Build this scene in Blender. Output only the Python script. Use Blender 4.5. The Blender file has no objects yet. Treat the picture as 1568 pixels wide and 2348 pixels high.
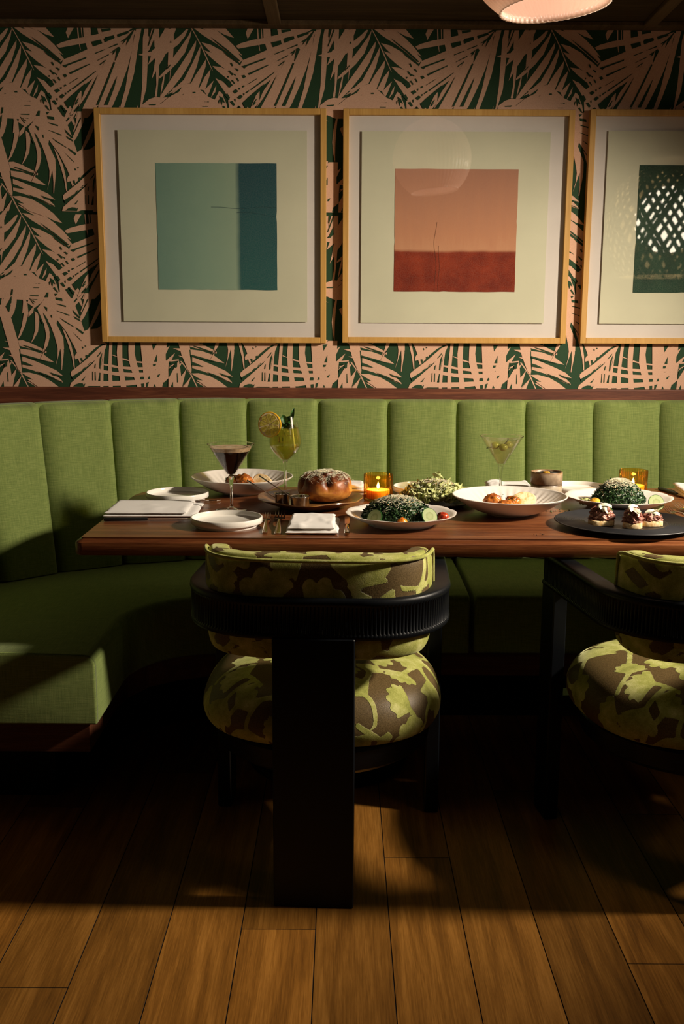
import bpy, bmesh, math, random
from math import sin, cos, pi, radians as R, sqrt, atan2, hypot
from mathutils import Vector, Matrix, noise

# ------------------------------------------------------------------ camera, light, exposure
scene = bpy.context.scene
COL = scene.collection
scene.view_settings.view_transform = 'Standard'
scene.view_settings.look = 'None'
scene.view_settings.gamma = 1
scene.view_settings.use_curve_mapping = False
scene.view_settings.exposure = 0.0

cam_data = bpy.data.cameras.new('camera')
cam_data.sensor_fit = 'VERTICAL'
cam_data.sensor_height = 36
cam_data.sensor_width = 24
cam_data.lens = 2283 / 2348 * 36
cam = bpy.data.objects.new('camera', cam_data)
COL.objects.link(cam)
_p, _ro = R(10.3), 0.0045
_F = Vector((0, cos(_p), -sin(_p))); _X = Vector((1, 0, 0)); _U = Vector((0, sin(_p), cos(_p)))
_r = _X * cos(_ro) + _U * sin(_ro); _u = _U * cos(_ro) - _X * sin(_ro)
cam.matrix_world = Matrix(((_r.x, _u.x, -_F.x, 0), (_r.y, _u.y, -_F.y, 0), (_r.z, _u.z, -_F.z, 1.25), (0, 0, 0, 1)))
scene.camera = cam

world = bpy.data.worlds.new('world'); scene.world = world
world.use_nodes = True
world.node_tree.nodes['Background'].inputs[0].default_value = (1.0, 0.8, 0.6, 1)
world.node_tree.nodes['Background'].inputs[1].default_value = 0.0015

def add_light(name, kind, loc, target, power, color, **kw):
    d = bpy.data.lights.new(name, kind); d.energy = power; d.color = color
    for k, v in kw.items(): setattr(d, k, v)
    o = bpy.data.objects.new(name, d); COL.objects.link(o); o.location = loc
    if target is not None:
        o.rotation_euler = (Vector(target) - Vector(loc)).to_track_quat('-Z', 'Y').to_euler()
    return o
KEY = (2.10, 2.02, 1.92)  # added key spot standing inside the room; its source on the right is unseen
key = add_light('key_spot', 'SPOT', KEY, (-0.90, 3.10, 0.47), 450, (1.0, 0.86, 0.68),
                spot_size=R(76), spot_blend=1.0, shadow_soft_size=0.10)
key.scale = (1.45, 1.0, 1.0)

# ------------------------------------------------------------------ helpers
def tag(o, label=None, cat=None, group=None, kind=None):
    if label: o['label'] = label
    if cat: o['category'] = cat
    if group: o['group'] = group
    if kind: o['kind'] = kind
    return o
def thing(name, label, cat, loc=(0, 0, 0), rz=0, group=None):
    o = bpy.data.objects.new(name, None); COL.objects.link(o)
    o.empty_display_size = 0.05
    o.location = loc; o.rotation_euler = (0, 0, rz)
    return tag(o, label, cat, group)
def obj(name, vf, mat, parent=None, smooth=True, loc=None, rot=None, uv=None, attr=None, auto=None):
    v, f = vf[0], vf[1]
    me = bpy.data.meshes.new(name)
    me.from_pydata([tuple(p) for p in v], [], f)
    mats = mat if isinstance(mat, (list, tuple)) else [mat]
    for m in mats: me.materials.append(m)
    if len(vf) > 2 and vf[2] is not None: me.polygons.foreach_set('material_index', vf[2])
    if smooth: me.polygons.foreach_set('use_smooth', [True] * len(me.polygons))
    if uv:
        L = me.uv_layers.new(name='UVMap')
        for lp in me.loops: L.data[lp.index].uv = uv[lp.vertex_index]
    if attr:
        for k, vals in attr.items():
            a = me.attributes.new(k, 'FLOAT', 'POINT'); a.data.foreach_set('value', vals)
    me.validate(); me.update()
    if smooth and auto is not None:
        bm = bmesh.new(); bm.from_mesh(me)
        for e in bm.edges:
            if len(e.link_faces) == 2 and e.calc_face_angle(0) > R(auto): e.smooth = False
        bm.to_mesh(me); bm.free()
    o = bpy.data.objects.new(name, me); COL.objects.link(o)
    if parent: o.parent = parent
    if loc: o.location = loc
    if rot: o.rotation_euler = rot
    return o
def join(*parts):
    V, Fc, M = [], [], []
    for k, pt in enumerate(parts):
        n = len(V); V += [tuple(p) for p in pt[0]]; Fc += [tuple(i + n for i in f) for f in pt[1]]
        M += pt[2] if len(pt) > 2 and pt[2] is not None else [0] * len(pt[1])
    return V, Fc, M
def setmi(vf, i): return vf[0], vf[1], [i] * len(vf[1])
def move(vf, loc=(0, 0, 0), rot=(0, 0, 0), scale=(1, 1, 1)):
    from mathutils import Euler
    m = Matrix.Translation(loc) @ Euler(rot).to_matrix().to_4x4() @ Matrix.Diagonal((scale[0], scale[1], scale[2], 1))
    return [tuple(m @ Vector(p)) for p in vf[0]], vf[1], (vf[2] if len(vf) > 2 else None)
def box(x0, x1, y0, y1, z0, z1, bev=0.0, seg=2):
    if bev <= 0:
        v = [(x, y, z) for x in (x0, x1) for y in (y0, y1) for z in (z0, z1)]
        f = [(0, 1, 3, 2), (4, 6, 7, 5), (0, 4, 5, 1), (2, 3, 7, 6), (0, 2, 6, 4), (1, 5, 7, 3)]
        return v, f
    bm = bmesh.new(); bmesh.ops.create_cube(bm, size=1)
    for q in bm.verts: q.co = ((x0 + x1) / 2 + q.co.x * (x1 - x0), (y0 + y1) / 2 + q.co.y * (y1 - y0), (z0 + z1) / 2 + q.co.z * (z1 - z0))
    bmesh.ops.bevel(bm, geom=bm.edges[:], offset=bev, segments=seg, profile=0.5, affect='EDGES')
    bm.verts.index_update()
    r = [tuple(q.co) for q in bm.verts], [tuple(q.index for q in fc.verts) for fc in bm.faces]
    bm.free(); return r
def lathe(prof, n=64, mod=None, close=False):
    """prof: list of (r, z); poles where r == 0."""
    v, f, rings = [], [], []
    for (r, z) in prof:
        if r <= 1e-6:
            rings.append([len(v)]); v.append((0, 0, z))
        else:
            ring = []
            for i in range(n):
                t = 2 * pi * i / n
                q = mod(t, r, z) if mod else (r, z)
                ring.append(len(v)); v.append((q[0] * cos(t), q[0] * sin(t), q[1]))
            rings.append(ring)
    pairs = list(zip(rings[:-1], rings[1:]))
    if close: pairs.append((rings[-1], rings[0]))
    for a, b in pairs:
        if len(a) == 1 and len(b) == 1: continue
        for i in range(n):
            j = (i + 1) % n
            if len(a) == 1: f.append((a[0], b[j], b[i]))
            elif len(b) == 1: f.append((a[i], a[j], b[0]))
            else: f.append((a[i], a[j], b[j], b[i]))
    return v, f
def grid(nu, nv, fn, wrapu=False, wrapv=False):
    v = [fn(i, j) for i in range(nu) for j in range(nv)]
    f = []
    for i in range(nu if wrapu else nu - 1):
        for j in range(nv if wrapv else nv - 1):
            a, b = i, (i + 1) % nu; c, d = j, (j + 1) % nv
            f.append((a * nv + c, b * nv + c, b * nv + d, a * nv + d))
    return v, f
def tube(pts, rad, n=10, cap=True):
    pts = [Vector(p) for p in pts]
    rr = rad if isinstance(rad, (list, tuple)) else [rad] * len(pts)
    v, f = [], []
    up = None
    for k, p in enumerate(pts):
        t = (pts[min(k + 1, len(pts) - 1)] - pts[max(k - 1, 0)]).normalized()
        if up is None:
            up = Vector((0, 0, 1)) if abs(t.z) < 0.9 else Vector((1, 0, 0))
        a = t.cross(up).normalized(); up = a.cross(t).normalized()
        for i in range(n):
            w = 2 * pi * i / n
            v.append(tuple(p + (a * cos(w) + up * sin(w)) * rr[k]))
    for k in range(len(pts) - 1):
        for i in range(n):
            j = (i + 1) % n
            f.append((k * n + i, k * n + j, (k + 1) * n + j, (k + 1) * n + i))
    if cap:
        f.append(tuple(range(n - 1, -1, -1))); f.append(tuple(range((len(pts) - 1) * n, len(pts) * n)))
    return v, f
def spline(pts, n=12):
    out = []
    P = [Vector(p) for p in pts]
    for i in range(len(P) - 1):
        p0, p1, p2, p3 = P[max(i - 1, 0)], P[i], P[i + 1], P[min(i + 2, len(P) - 1)]
        for k in range(n):
            t = k / n
            out.append(0.5 * ((2 * p1) + (p2 - p0) * t + (2 * p0 - 5 * p1 + 4 * p2 - p3) * t * t + (3 * p1 - p0 - 3 * p2 + p3) * t ** 3))
    out.append(P[-1]); return out
def ico(sub=3):
    bm = bmesh.new(); bmesh.ops.create_icosphere(bm, subdivisions=sub, radius=1)
    r = [tuple(q.co) for q in bm.verts], [tuple(q.index for q in fc.verts) for fc in bm.faces]
    bm.free(); return r
def lump(loc, size, amp=0.15, fr=2.0, seed=0, sub=4, rz=0, fine=0.0):
    v, f = ico(sub); out = []
    o = Vector((seed * 7.3, seed * 3.1, seed * 1.7))
    for p in v:
        p = Vector(p)
        k = 1 + amp * noise.noise(p * fr + o) + fine * noise.noise(p * fr * 5 + o)
        q = p * k
        x, y, z = q.x * size[0], q.y * size[1], q.z * size[2]
        out.append((loc[0] + x * cos(rz) - y * sin(rz), loc[1] + x * sin(rz) + y * cos(rz), loc[2] + z))
    return out, f
def outline_rr(x0, x1, y0, y1, r, n=8):
    """rounded rectangle, r = (front left, front right, back right, back left), counter-clockwise"""
    out = []
    for (cx, cy, rad, a0) in ((x0 + r[0], y0 + r[0], r[0], pi), (x1 - r[1], y0 + r[1], r[1], 1.5 * pi), (x1 - r[2], y1 - r[2], r[2], 0), (x0 + r[3], y1 - r[3], r[3], .5 * pi)):
        for k in range(n + 1):
            a = a0 + k / n * pi / 2
            out.append((cx + rad * cos(a), cy + rad * sin(a)))
    return out
def poly_prism(out, z0, z1):
    n = len(out)
    v = [(x, y, z0) for x, y in out] + [(x, y, z1) for x, y in out]
    f = [tuple(range(n - 1, -1, -1)), tuple(range(n, 2 * n))] + [(i, (i + 1) % n, n + (i + 1) % n, n + i) for i in range(n)]
    return v, f
def bevelled(vf, width, seg=2, ang=40):
    bm = bmesh.new(); vs = [bm.verts.new(p) for p in vf[0]]
    for fc in vf[1]:
        try: bm.faces.new([vs[i] for i in fc])
        except ValueError: pass
    bmesh.ops.recalc_face_normals(bm, faces=bm.faces[:])
    es = [e for e in bm.edges if len(e.link_faces) == 2 and e.calc_face_angle(0) > R(ang)]
    bmesh.ops.bevel(bm, geom=es, offset=width, segments=seg, profile=0.5, affect='EDGES')
    bm.verts.index_update()
    r = [tuple(q.co) for q in bm.verts], [tuple(q.index for q in fc.verts) for fc in bm.faces]
    bm.free(); return r

# ------------------------------------------------------------------ materials
def new_mat(name):
    m = bpy.data.materials.new(name); m.use_nodes = True
    nt = m.node_tree; nt.nodes.clear()
    out = nt.nodes.new('ShaderNodeOutputMaterial')
    return m, nt, out
class NB:
    """tiny node builder"""
    def __init__(s, nt): s.nt = nt
    def n(s, t, **k):
        nd = s.nt.nodes.new(t)
        for a, b in k.items(): setattr(nd, a, b)
        return nd
    def l(s, a, b): s.nt.links.new(a, b)
    def coord(s, kind='Object', scale=(1, 1, 1), rot=(0, 0, 0), loc=(0, 0, 0)):
        tc = s.n('ShaderNodeTexCoord'); mp = s.n('ShaderNodeMapping')
        mp.inputs['Scale'].default_value = scale; mp.inputs['Rotation'].default_value = rot; mp.inputs['Location'].default_value = loc
        s.l(tc.outputs[kind], mp.inputs[0]); return mp.outputs[0]
    def noise(s, vec, scale, detail=4, rough=0.55, dist=0.0):
        t = s.n('ShaderNodeTexNoise'); t.inputs['Scale'].default_value = scale; t.inputs['Detail'].default_value = detail
        t.inputs['Roughness'].default_value = rough; t.inputs['Distortion'].default_value = dist
        if vec is not None: s.l(vec, t.inputs['Vector'])
        return t.outputs[0]
    def ramp(s, fac, stops, interp='LINEAR'):
        r = s.n('ShaderNodeValToRGB'); cr = r.color_ramp; cr.interpolation = interp
        while len(cr.elements) < len(stops): cr.elements.new(0.5)
        for e, (p, c) in zip(cr.elements, stops):
            e.position = p; e.color = (c, c, c, 1) if isinstance(c, (int, float)) else (*c, 1)
        s.l(fac, r.inputs[0]); return r.outputs[0]
    def math(s, op, a, b=None, c=None):
        m = s.n('ShaderNodeMath', operation=op)
        for i, q in enumerate((a, b, c)):
            if q is None: continue
            if isinstance(q, (int, float)): m.inputs[i].default_value = q
            else: s.l(q, m.inputs[i])
        return m.outputs[0]
    def mix(s, fac, a, b, blend='MIX'):
        m = s.n('ShaderNodeMix', data_type='RGBA', blend_type=blend)
        for i, q in ((0, fac), (6, a), (7, b)):
            if isinstance(q, (int, float)): m.inputs[i].default_value = q
            elif isinstance(q, tuple): m.inputs[i].default_value = (*q, 1)
            else: s.l(q, m.inputs[i])
        return m.outputs[2]
    def bump(s, h, strength=0.3, dist=0.002):
        b = s.n('ShaderNodeBump'); b.inputs['Strength'].default_value = strength; b.inputs['Distance'].default_value = dist
        s.l(h, b.inputs['Height']); return b.outputs[0]
    def attr(s, name):
        a = s.n('ShaderNodeAttribute', attribute_name=name); return a.outputs['Fac']
    def sep(s, vec):
        x = s.n('ShaderNodeSeparateXYZ'); s.l(vec, x.inputs[0]); return x.outputs
def pbsdf(name, color, rough=0.5, metal=0.0, spec=0.5, build=None, **kw):
    m, nt, out = new_mat(name)
    b = nt.nodes.new('ShaderNodeBsdfPrincipled'); nt.links.new(b.outputs[0], out.inputs[0])
    b.inputs['Base Color'].default_value = (*color, 1)
    b.inputs['Roughness'].default_value = rough; b.inputs['Metallic'].default_value = metal
    b.inputs['Specular IOR Level'].default_value = spec
    for k, v in kw.items():
        i = b.inputs[k.replace('_', ' ')]
        i.default_value = v
    if build: build(NB(nt), b)
    return m
def speckle(c1, c2, scale=60, bumpd=0.0006, lo=.4, hi=.6):
    def f(nb, b):
        n = nb.noise(nb.coord(), scale, 5, .6)
        nb.l(nb.ramp(n, [(lo, c1), (hi, c2)]), b.inputs['Base Color'])
        nb.l(nb.bump(n, .5, bumpd), b.inputs['Normal'])
    return f
def wood(name, c_dark, c_mid, c_light, axis='X', rough=0.35, spec=0.5, gs=1.0, attrib=None, bump=0.08):
    def f(nb, b):
        sc = {'X': (0.9, 14, 14), 'Y': (14, 0.9, 14), 'Z': (14, 14, 0.9)}[axis]
        vec = nb.coord('Object', tuple(q * gs for q in sc))
        if attrib:
            cx = nb.n('ShaderNodeCombineXYZ'); t = nb.attr(attrib)
            nb.l(nb.math('MULTIPLY', t, 37.0), cx.inputs[0]); nb.l(nb.math('MULTIPLY', t, 91.0), cx.inputs[2])
            ad = nb.n('ShaderNodeVectorMath', operation='ADD'); nb.l(vec, ad.inputs[0]); nb.l(cx.outputs[0], ad.inputs[1]); vec = ad.outputs[0]
        n1 = nb.noise(vec, 1.3, 5, .6, 1.0)
        n2 = nb.noise(nb.coord('Object', tuple(q * gs * (3.2 if q > 1 else 1.6) for q in sc)), 5.2, 4, .75, .2)
        w = nb.math('ADD', nb.math('MULTIPLY', n1, .56), nb.math('MULTIPLY', n2, .44))
        col = nb.ramp(w, [(.34, c_dark), (.5, c_mid), (.64, c_light)])
        if attrib:
            t2 = nb.ramp(nb.attr(attrib), [(0, (.62, .60, .55)), (.5, (.95, .92, .88)), (1, (1.3, 1.22, 1.1))])
            col = nb.mix(1.0, col, t2, 'MULTIPLY')
        nb.l(col, b.inputs['Base Color'])
        nb.l(nb.bump(n2, bump, .001), b.inputs['Normal'])
        nb.l(nb.math('ADD', nb.math('MULTIPLY', n2, .18), rough - .09), b.inputs['Roughness'])
    return pbsdf(name, c_mid, rough, spec=spec, build=f)

def fabric_green():
    def f(nb, b):
        uv = nb.coord('UV')
        h = nb.noise(nb.coord('UV', (22, 420, 1)), 1.0, 3, .6)
        v = nb.noise(nb.coord('UV', (380, 16, 1)), 1.0, 3, .6)
        fine = nb.noise(uv, 700, 2, .5)
        w = nb.math('ADD', nb.math('ADD', nb.math('MULTIPLY', h, .42), nb.math('MULTIPLY', v, .34)), nb.math('MULTIPLY', fine, .24))
        col = nb.ramp(w, [(.30, (.082, .118, .030)), (.5, (.168, .220, .058)), (.70, (.275, .320, .105))])
        nb.l(col, b.inputs['Base Color']); nb.l(nb.bump(w, .5, .001), b.inputs['Normal'])
    return pbsdf('green_linen_weave', (.15, .25, .06), .85, spec=.2, build=f, Sheen_Weight=.12)
def velvet():
    def f(nb, b):
        m = nb.attr('leaf_mask')
        big = nb.noise(nb.coord('Object'), 26, 4, .6)
        fine = nb.noise(nb.coord('Object'), 420, 3, .6)
        msk = nb.ramp(nb.math('ADD', m, nb.math('MULTIPLY', nb.math('SUBTRACT', fine, .5), .12)), [(.47, 0.0), (.53, 1.0)])
        pile = nb.ramp(nb.math('ADD', nb.math('MULTIPLY', big, .7), nb.math('MULTIPLY', fine, .3)), [(.3, (.17, .19, .025)), (.5, (.36, .37, .085)), (.7, (.62, .60, .26))])
        ground = nb.ramp(fine, [(.35, (.080, .052, .018)), (.65, (.150, .100, .042))])
        nb.l(nb.mix(msk, ground, pile), b.inputs['Base Color'])
        nb.l(nb.math('ADD', .45, nb.math('MULTIPLY', msk, .35)), b.inputs['Roughness'])
        hh = nb.math('ADD', msk, nb.math('MULTIPLY', fine, .25))
        nb.l(nb.bump(hh, .6, .0025), b.inputs['Normal'])
        nb.l(nb.math('MULTIPLY', msk, .5), b.inputs['Sheen Weight'])
    return pbsdf('cut_velvet_leaf', (.3, .3, .1), .6, spec=.3, build=f, Sheen_Roughness=.35, Sheen_Tint=(.9, .9, .5, 1))
def thin_glass(name, tint=(1, 1, 1), edge=(1, 1, 1), f0=.05, f1=.55, pw=3.5, rough=.02):
    m, nt, out = new_mat(name); nb = NB(nt)
    lw = nb.n('ShaderNodeLayerWeight'); lw.inputs[0].default_value = .5
    fac = nb.math('ADD', f0, nb.math('MULTIPLY', nb.math('POWER', lw.outputs['Facing'], pw), f1))
    tr = nb.n('ShaderNodeBsdfTransparent'); gl = nb.n('ShaderNodeBsdfGlossy'); gl.inputs['Roughness'].default_value = rough
    nb.l(nb.mix(nb.math('POWER', lw.outputs['Facing'], 2.0), tint, edge), tr.inputs[0])
    mx = nb.n('ShaderNodeMixShader'); nb.l(fac, mx.inputs[0]); nb.l(tr.outputs[0], mx.inputs[1]); nb.l(gl.outputs[0], mx.inputs[2])
    nb.l(mx.outputs[0], out.inputs[0]); return m
def liquid(name, tint, body, amount):
    m, nt, out = new_mat(name); nb = NB(nt)
    lw = nb.n('ShaderNodeLayerWeight'); lw.inputs[0].default_value = .5
    n = nb.noise(nb.coord(), 30, 3)
    tr = nb.n('ShaderNodeBsdfTransparent'); nb.l(nb.mix(nb.math('POWER', lw.outputs['Facing'], 2.0), tint, tuple(q * .7 for q in tint)), tr.inputs[0])
    tl = nb.n('ShaderNodeBsdfTranslucent'); tl.inputs[0].default_value = (*body, 1)
    df = nb.n('ShaderNodeBsdfDiffuse'); df.inputs[0].default_value = (*body, 1)
    a = nb.n('ShaderNodeMixShader'); a.inputs[0].default_value = .5; nb.l(tl.outputs[0], a.inputs[1]); nb.l(df.outputs[0], a.inputs[2])
    b = nb.n('ShaderNodeMixShader'); nb.l(nb.math('ADD', amount - .1, nb.math('MULTIPLY', n, .2)), b.inputs[0]); nb.l(tr.outputs[0], b.inputs[1]); nb.l(a.outputs[0], b.inputs[2])
    gl = nb.n('ShaderNodeBsdfGlossy'); gl.inputs['Roughness'].default_value = .03
    c = nb.n('ShaderNodeMixShader'); nb.l(nb.math('ADD', .02, nb.math('MULTIPLY', nb.math('POWER', lw.outputs['Facing'], 4.0), .35)), c.inputs[0]); nb.l(b.outputs[0], c.inputs[1]); nb.l(gl.outputs[0], c.inputs[2])
    nb.l(c.outputs[0], out.inputs[0]); return m
def emit(name, col, s):
    m, nt, out = new_mat(name); e = nt.nodes.new('ShaderNodeEmission'); e.inputs[0].default_value = (*col, 1); e.inputs[1].default_value = s
    nt.links.new(e.outputs[0], out.inputs[0]); return m

def mottled(c, amt=.12, scale=9, rough=.5):
    def f(nb, b):
        n = nb.noise(nb.coord(), scale, 4)
        nb.l(nb.ramp(n, [(.3, tuple(q * (1 - amt) for q in c)), (.7, tuple(q * (1 + amt) for q in c))]), b.inputs['Base Color'])
    return f
def weave(scale=900, c1=(.50, .25, .16), c2=(.62, .33, .22)):
    def f(nb, b):
        n = nb.noise(nb.coord('Object', (1, 1, 1)), scale, 2)
        nb.l(nb.ramp(n, [(.3, c1), (.7, c2)]), b.inputs['Base Color'])
    return f
M = {}
M['paper_green'] = pbsdf('wallpaper_green', (.018, .06, .03), .7, spec=.15, build=weave(500, (.018, .047, .022), (.026, .062, .028)))
M['paper_pink'] = pbsdf('wallpaper_pink', (.56, .29, .18), .75, spec=.2, build=weave(500, (.55, .33, .225), (.66, .41, .285)))
M['linen'] = fabric_green()
M['velvet'] = velvet()
M['walnut'] = wood('walnut_table', (.060, .017, .007), (.150, .046, .015), (.270, .100, .034), 'X', .30, .36, 2.0)
M['trim'] = wood('walnut_trim', (.050, .016, .009), (.105, .032, .016), (.19, .065, .030), 'X', .5, .3, 2.0)
M['floor'] = wood('oak_floor', (.120, .050, .009), (.250, .108, .018), (.40, .185, .036), 'Y', .42, .35, 1.2, 'tone')
M['gap'] = pbsdf('floor_gap', (.010, .006, .004), .9, build=mottled((.01, .006, .004)))
M['ceil'] = wood('ceiling_wood', (.030, .019, .009), (.050, .033, .015), (.075, .050, .024), 'X', .7, .1, 1.5)
M['batten'] = wood('batten_wood', (.06, .038, .018), (.10, .065, .032), (.14, .092, .048), 'Y', .7, .1, 1.5)
M['plaster'] = pbsdf('wall_plaster', (.10, .075, .05), .8, build=mottled((.10, .075, .05)))
M['black_wood'] = pbsdf('black_lacquered_wood', (.0028, .0036, .0052), .40, spec=.22, build=lambda nb, b: nb.l(nb.bump(nb.noise(nb.coord('Object', (60, 60, 2)), 3, 4), .15, .0006), b.inputs['Normal']))
M['plinth'] = wood('plinth_wood', (.045, .015, .008), (.095, .030, .014), (.15, .05, .022), 'X', .5, .3, 2.0)
M['frame'] = wood('frame_maple', (.44, .235, .060), (.53, .295, .080), (.61, .36, .11), 'Z', .45, .3, 1.2)
M['mat'] = pbsdf('white_mat_board', (.78, .71, .63), .85, spec=.1, build=mottled((.67, .615, .56), .03))
M['sheet'] = pbsdf('cream_paper', (.62, .60, .42), .9, spec=.1, build=mottled((.60, .585, .43), .04, 5))
M['pane'] = thin_glass('picture_glass', f0=.045, f1=.4)
M['ceramic'] = pbsdf('white_glazed_ceramic', (.80, .765, .70), .16, spec=.5, build=mottled((.80, .765, .70), .02))
M['stoneware_pink'] = pbsdf('satin_porcelain', (.80, .74, .67), .28, spec=.5, build=mottled((.80, .74, .67), .03))
M['cloth'] = pbsdf('napkin_cotton', (.80, .775, .745), .9, spec=.1, build=lambda nb, b: nb.l(nb.bump(nb.noise(nb.coord(), 900, 2), .3, .0004), b.inputs['Normal']), Sheen_Weight=.2)
M['steel'] = pbsdf('polished_steel', (.62, .57, .50), .14, 1.0, build=lambda nb, b: nb.l(nb.bump(nb.noise(nb.coord(), 60, 2), .05, .0005), b.inputs['Normal']))
M['black_handle'] = pbsdf('black_handle', (.01, .01, .011), .4, build=mottled((.01, .01, .011)))
M['black_plate'] = pbsdf('black_ribbed_stoneware', (.013, .013, .015), .42, spec=.5, build=mottled((.014, .014, .016), .2, 60))
M['brown_plate'] = pbsdf('amber_brown_glaze', (.2, .09, .03), .2, spec=.6, build=speckle((.060, .026, .012), (.30, .135, .035), 9, .0006, .40, .66))
M['grey_plate'] = pbsdf('speckled_grey_stoneware', (.2, .18, .15), .5, build=speckle((.05, .045, .035), (.28, .25, .21), 180, .0008))
M['glass'] = thin_glass('clear_drinking_glass', f0=.03, f1=.42, pw=2.6)
M['stem_glass'] = pbsdf('solid_glass', (1, 1, 1), .0, spec=.5, build=lambda nb, b: nb.l(nb.ramp(nb.noise(nb.coord(), 3, 1), [(0, (.97, .98, .95)), (1, (1, 1, 1))]), b.inputs['Base Color']), Transmission_Weight=1.0, IOR=1.45)
M['ice'] = pbsdf('ice', (.98, .98, .88), .05, build=lambda nb, b: nb.l(nb.bump(nb.noise(nb.coord(), 60, 3), .3, .002), b.inputs['Normal']), Transmission_Weight=1.0, IOR=1.2)
M['amber'] = thin_glass('amber_fluted_glass', (.96, .78, .36), (.60, .28, .04), .04, .40, 3.0)
def wax_b(nb, b): nb.l(nb.ramp(nb.noise(nb.coord(), 12, 2), [(0, (.92, .78, .5)), (1, (1, .88, .62))]), b.inputs['Base Color'])
M['wax'] = pbsdf('candle_wax', (.95, .8, .5), .5, build=wax_b, Subsurface_Weight=.6, Subsurface_Scale=.03)
M['flame'] = emit('candle_flame', (1.0, .72, .36), 90)
M['wick'] = pbsdf('wick', (.02, .015, .01), .9, build=mottled((.02, .015, .01)))
M['espresso'] = pbsdf('espresso_liquid', (.004, .0015, .001), .10, spec=.25, build=mottled((.004, .0015, .001), .3))
M['foam'] = pbsdf('coffee_foam', (.50, .34, .18), .6, build=speckle((.42, .28, .14), (.58, .42, .25), 120, .0003))
M['martini'] = liquid('martini_liquid', (.97, .95, .74), (.62, .60, .34), .26)
M['spritz'] = liquid('spritz_liquid', (.82, .78, .30), (.50, .44, .07), .24)
M['olive'] = pbsdf('olive_skin', (.30, .31, .06), .25, build=mottled((.30, .31, .06), .15, 40))
M['mint'] = pbsdf('mint_leaf', (.02, .09, .015), .4, spec=.5, build=speckle((.012, .06, .010), (.05, .16, .03), 150, .001))
M['straw'] = pbsdf('paper_straw', (.85, .83, .8), .5, build=mottled((.85, .83, .8), .02))
M['rind'] = pbsdf('citrus_rind', (.80, .42, .02), .4, build=speckle((.72, .36, .015), (.85, .5, .03), 200, .0004))
M['pith'] = pbsdf('citrus_pith', (.85, .70, .42), .6, build=mottled((.85, .7, .42), .05, 50))
M['pulp'] = pbsdf('citrus_pulp', (.55, .42, .05), .3, build=speckle((.42, .33, .02), (.72, .60, .14), 220, .0006), Subsurface_Weight=.2, Subsurface_Scale=.01)
def mug_b(nb, b):
    z = nb.sep(nb.coord())[2]
    n = nb.noise(nb.coord(), 70, 4)
    zz = nb.math('ADD', z, nb.math('MULTIPLY', n, .003))
    c = nb.ramp(nb.math('MULTIPLY', zz, 10), [(.40, (.42, .35, .25)), (.42, (.085, .045, .018)), (.47, (.11, .06, .025)), (.50, (.26, .18, .11)), (.78, (.34, .24, .15)), (.81, (.24, .12, .04))])
    c2 = nb.mix(.25, c, nb.ramp(n, [(.35, (.1, .08, .06)), (.65, (.5, .42, .32))]))
    nb.l(c2, b.inputs['Base Color'])
M['mug'] = pbsdf('two_tone_stoneware', (.3, .2, .1), .4, build=mug_b)
M['kale'] = pbsdf('dark_kale', (.01, .06, .02), .38, spec=.5, build=speckle((.008, .026, .009), (.042, .100, .026), 130, .001))
M['lettuce'] = pbsdf('romaine', (.3, .36, .1), .45, spec=.4, build=speckle((.17, .23, .04), (.68, .68, .32), 60, .001, .34, .60))
M['cheese'] = pbsdf('grated_cheese', (.80, .72, .52), .6, build=mottled((.8, .72, .52), .08, 60), Subsurface_Weight=.15, Subsurface_Scale=.005)
M['shaving'] = pbsdf('cheese_shaving', (.82, .76, .58), .45, build=mottled((.82, .76, .58), .06, 60), Subsurface_Weight=.2, Subsurface_Scale=.005)
def crust_b(nb, b):
    z = nb.sep(nb.coord())[2]
    n = nb.noise(nb.coord(), 26, 5, .6)
    w = nb.math('ADD', nb.math('MULTIPLY', z, 9), nb.math('MULTIPLY', nb.math('SUBTRACT', n, .5), .9))
    nb.l(nb.ramp(w, [(.02, (.22, .060, .010)), (.20, (.58, .25, .045)), (.42, (.34, .095, .014)), (.60, (.11, .026, .006))]), b.inputs['Base Color'])
    nb.l(nb.bump(n, .4, .003), b.inputs['Normal'])
M['crust'] = pbsdf('glazed_bread_crust', (.3, .1, .02), .42, build=crust_b)
M['toast'] = pbsdf('toasted_bread', (.72, .42, .16), .7, build=speckle((.50, .20, .045), (.86, .62, .30), 45, .001))
M['bread'] = pbsdf('bread_crumb', (.82, .62, .33), .75, build=speckle((.66, .40, .14), (.88, .72, .44), 90, .0012))
M['meatball'] = pbsdf('saucy_meatball', (.45, .11, .012), .35, spec=.6, build=speckle((.20, .035, .006), (.68, .22, .025), 70, .002, .36, .64))
M['dark_meatball'] = pbsdf('browned_meatball', (.12, .04, .012), .4, build=speckle((.025, .012, .006), (.34, .09, .015), 60, .002))
M['tartare'] = pbsdf('rosy_chopped_beef', (.4, .1, .08), .3, spec=.6, build=speckle((.13, .018, .012), (.50, .24, .17), 150, .003, .40, .60))
M['tomato_red'] = pbsdf('roasted_red_tomato', (.45, .03, .012), .22, build=speckle((.25, .012, .006), (.58, .07, .02), 90, .0015))
M['tomato_orange'] = pbsdf('orange_tomato', (.75, .20, .012), .2, build=speckle((.62, .12, .008), (.85, .30, .03), 60, .001))
M['egg'] = pbsdf('golden_beet', (.55, .30, .02), .2, build=speckle((.35, .16, .008), (.75, .42, .05), 60, .001))
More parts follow.
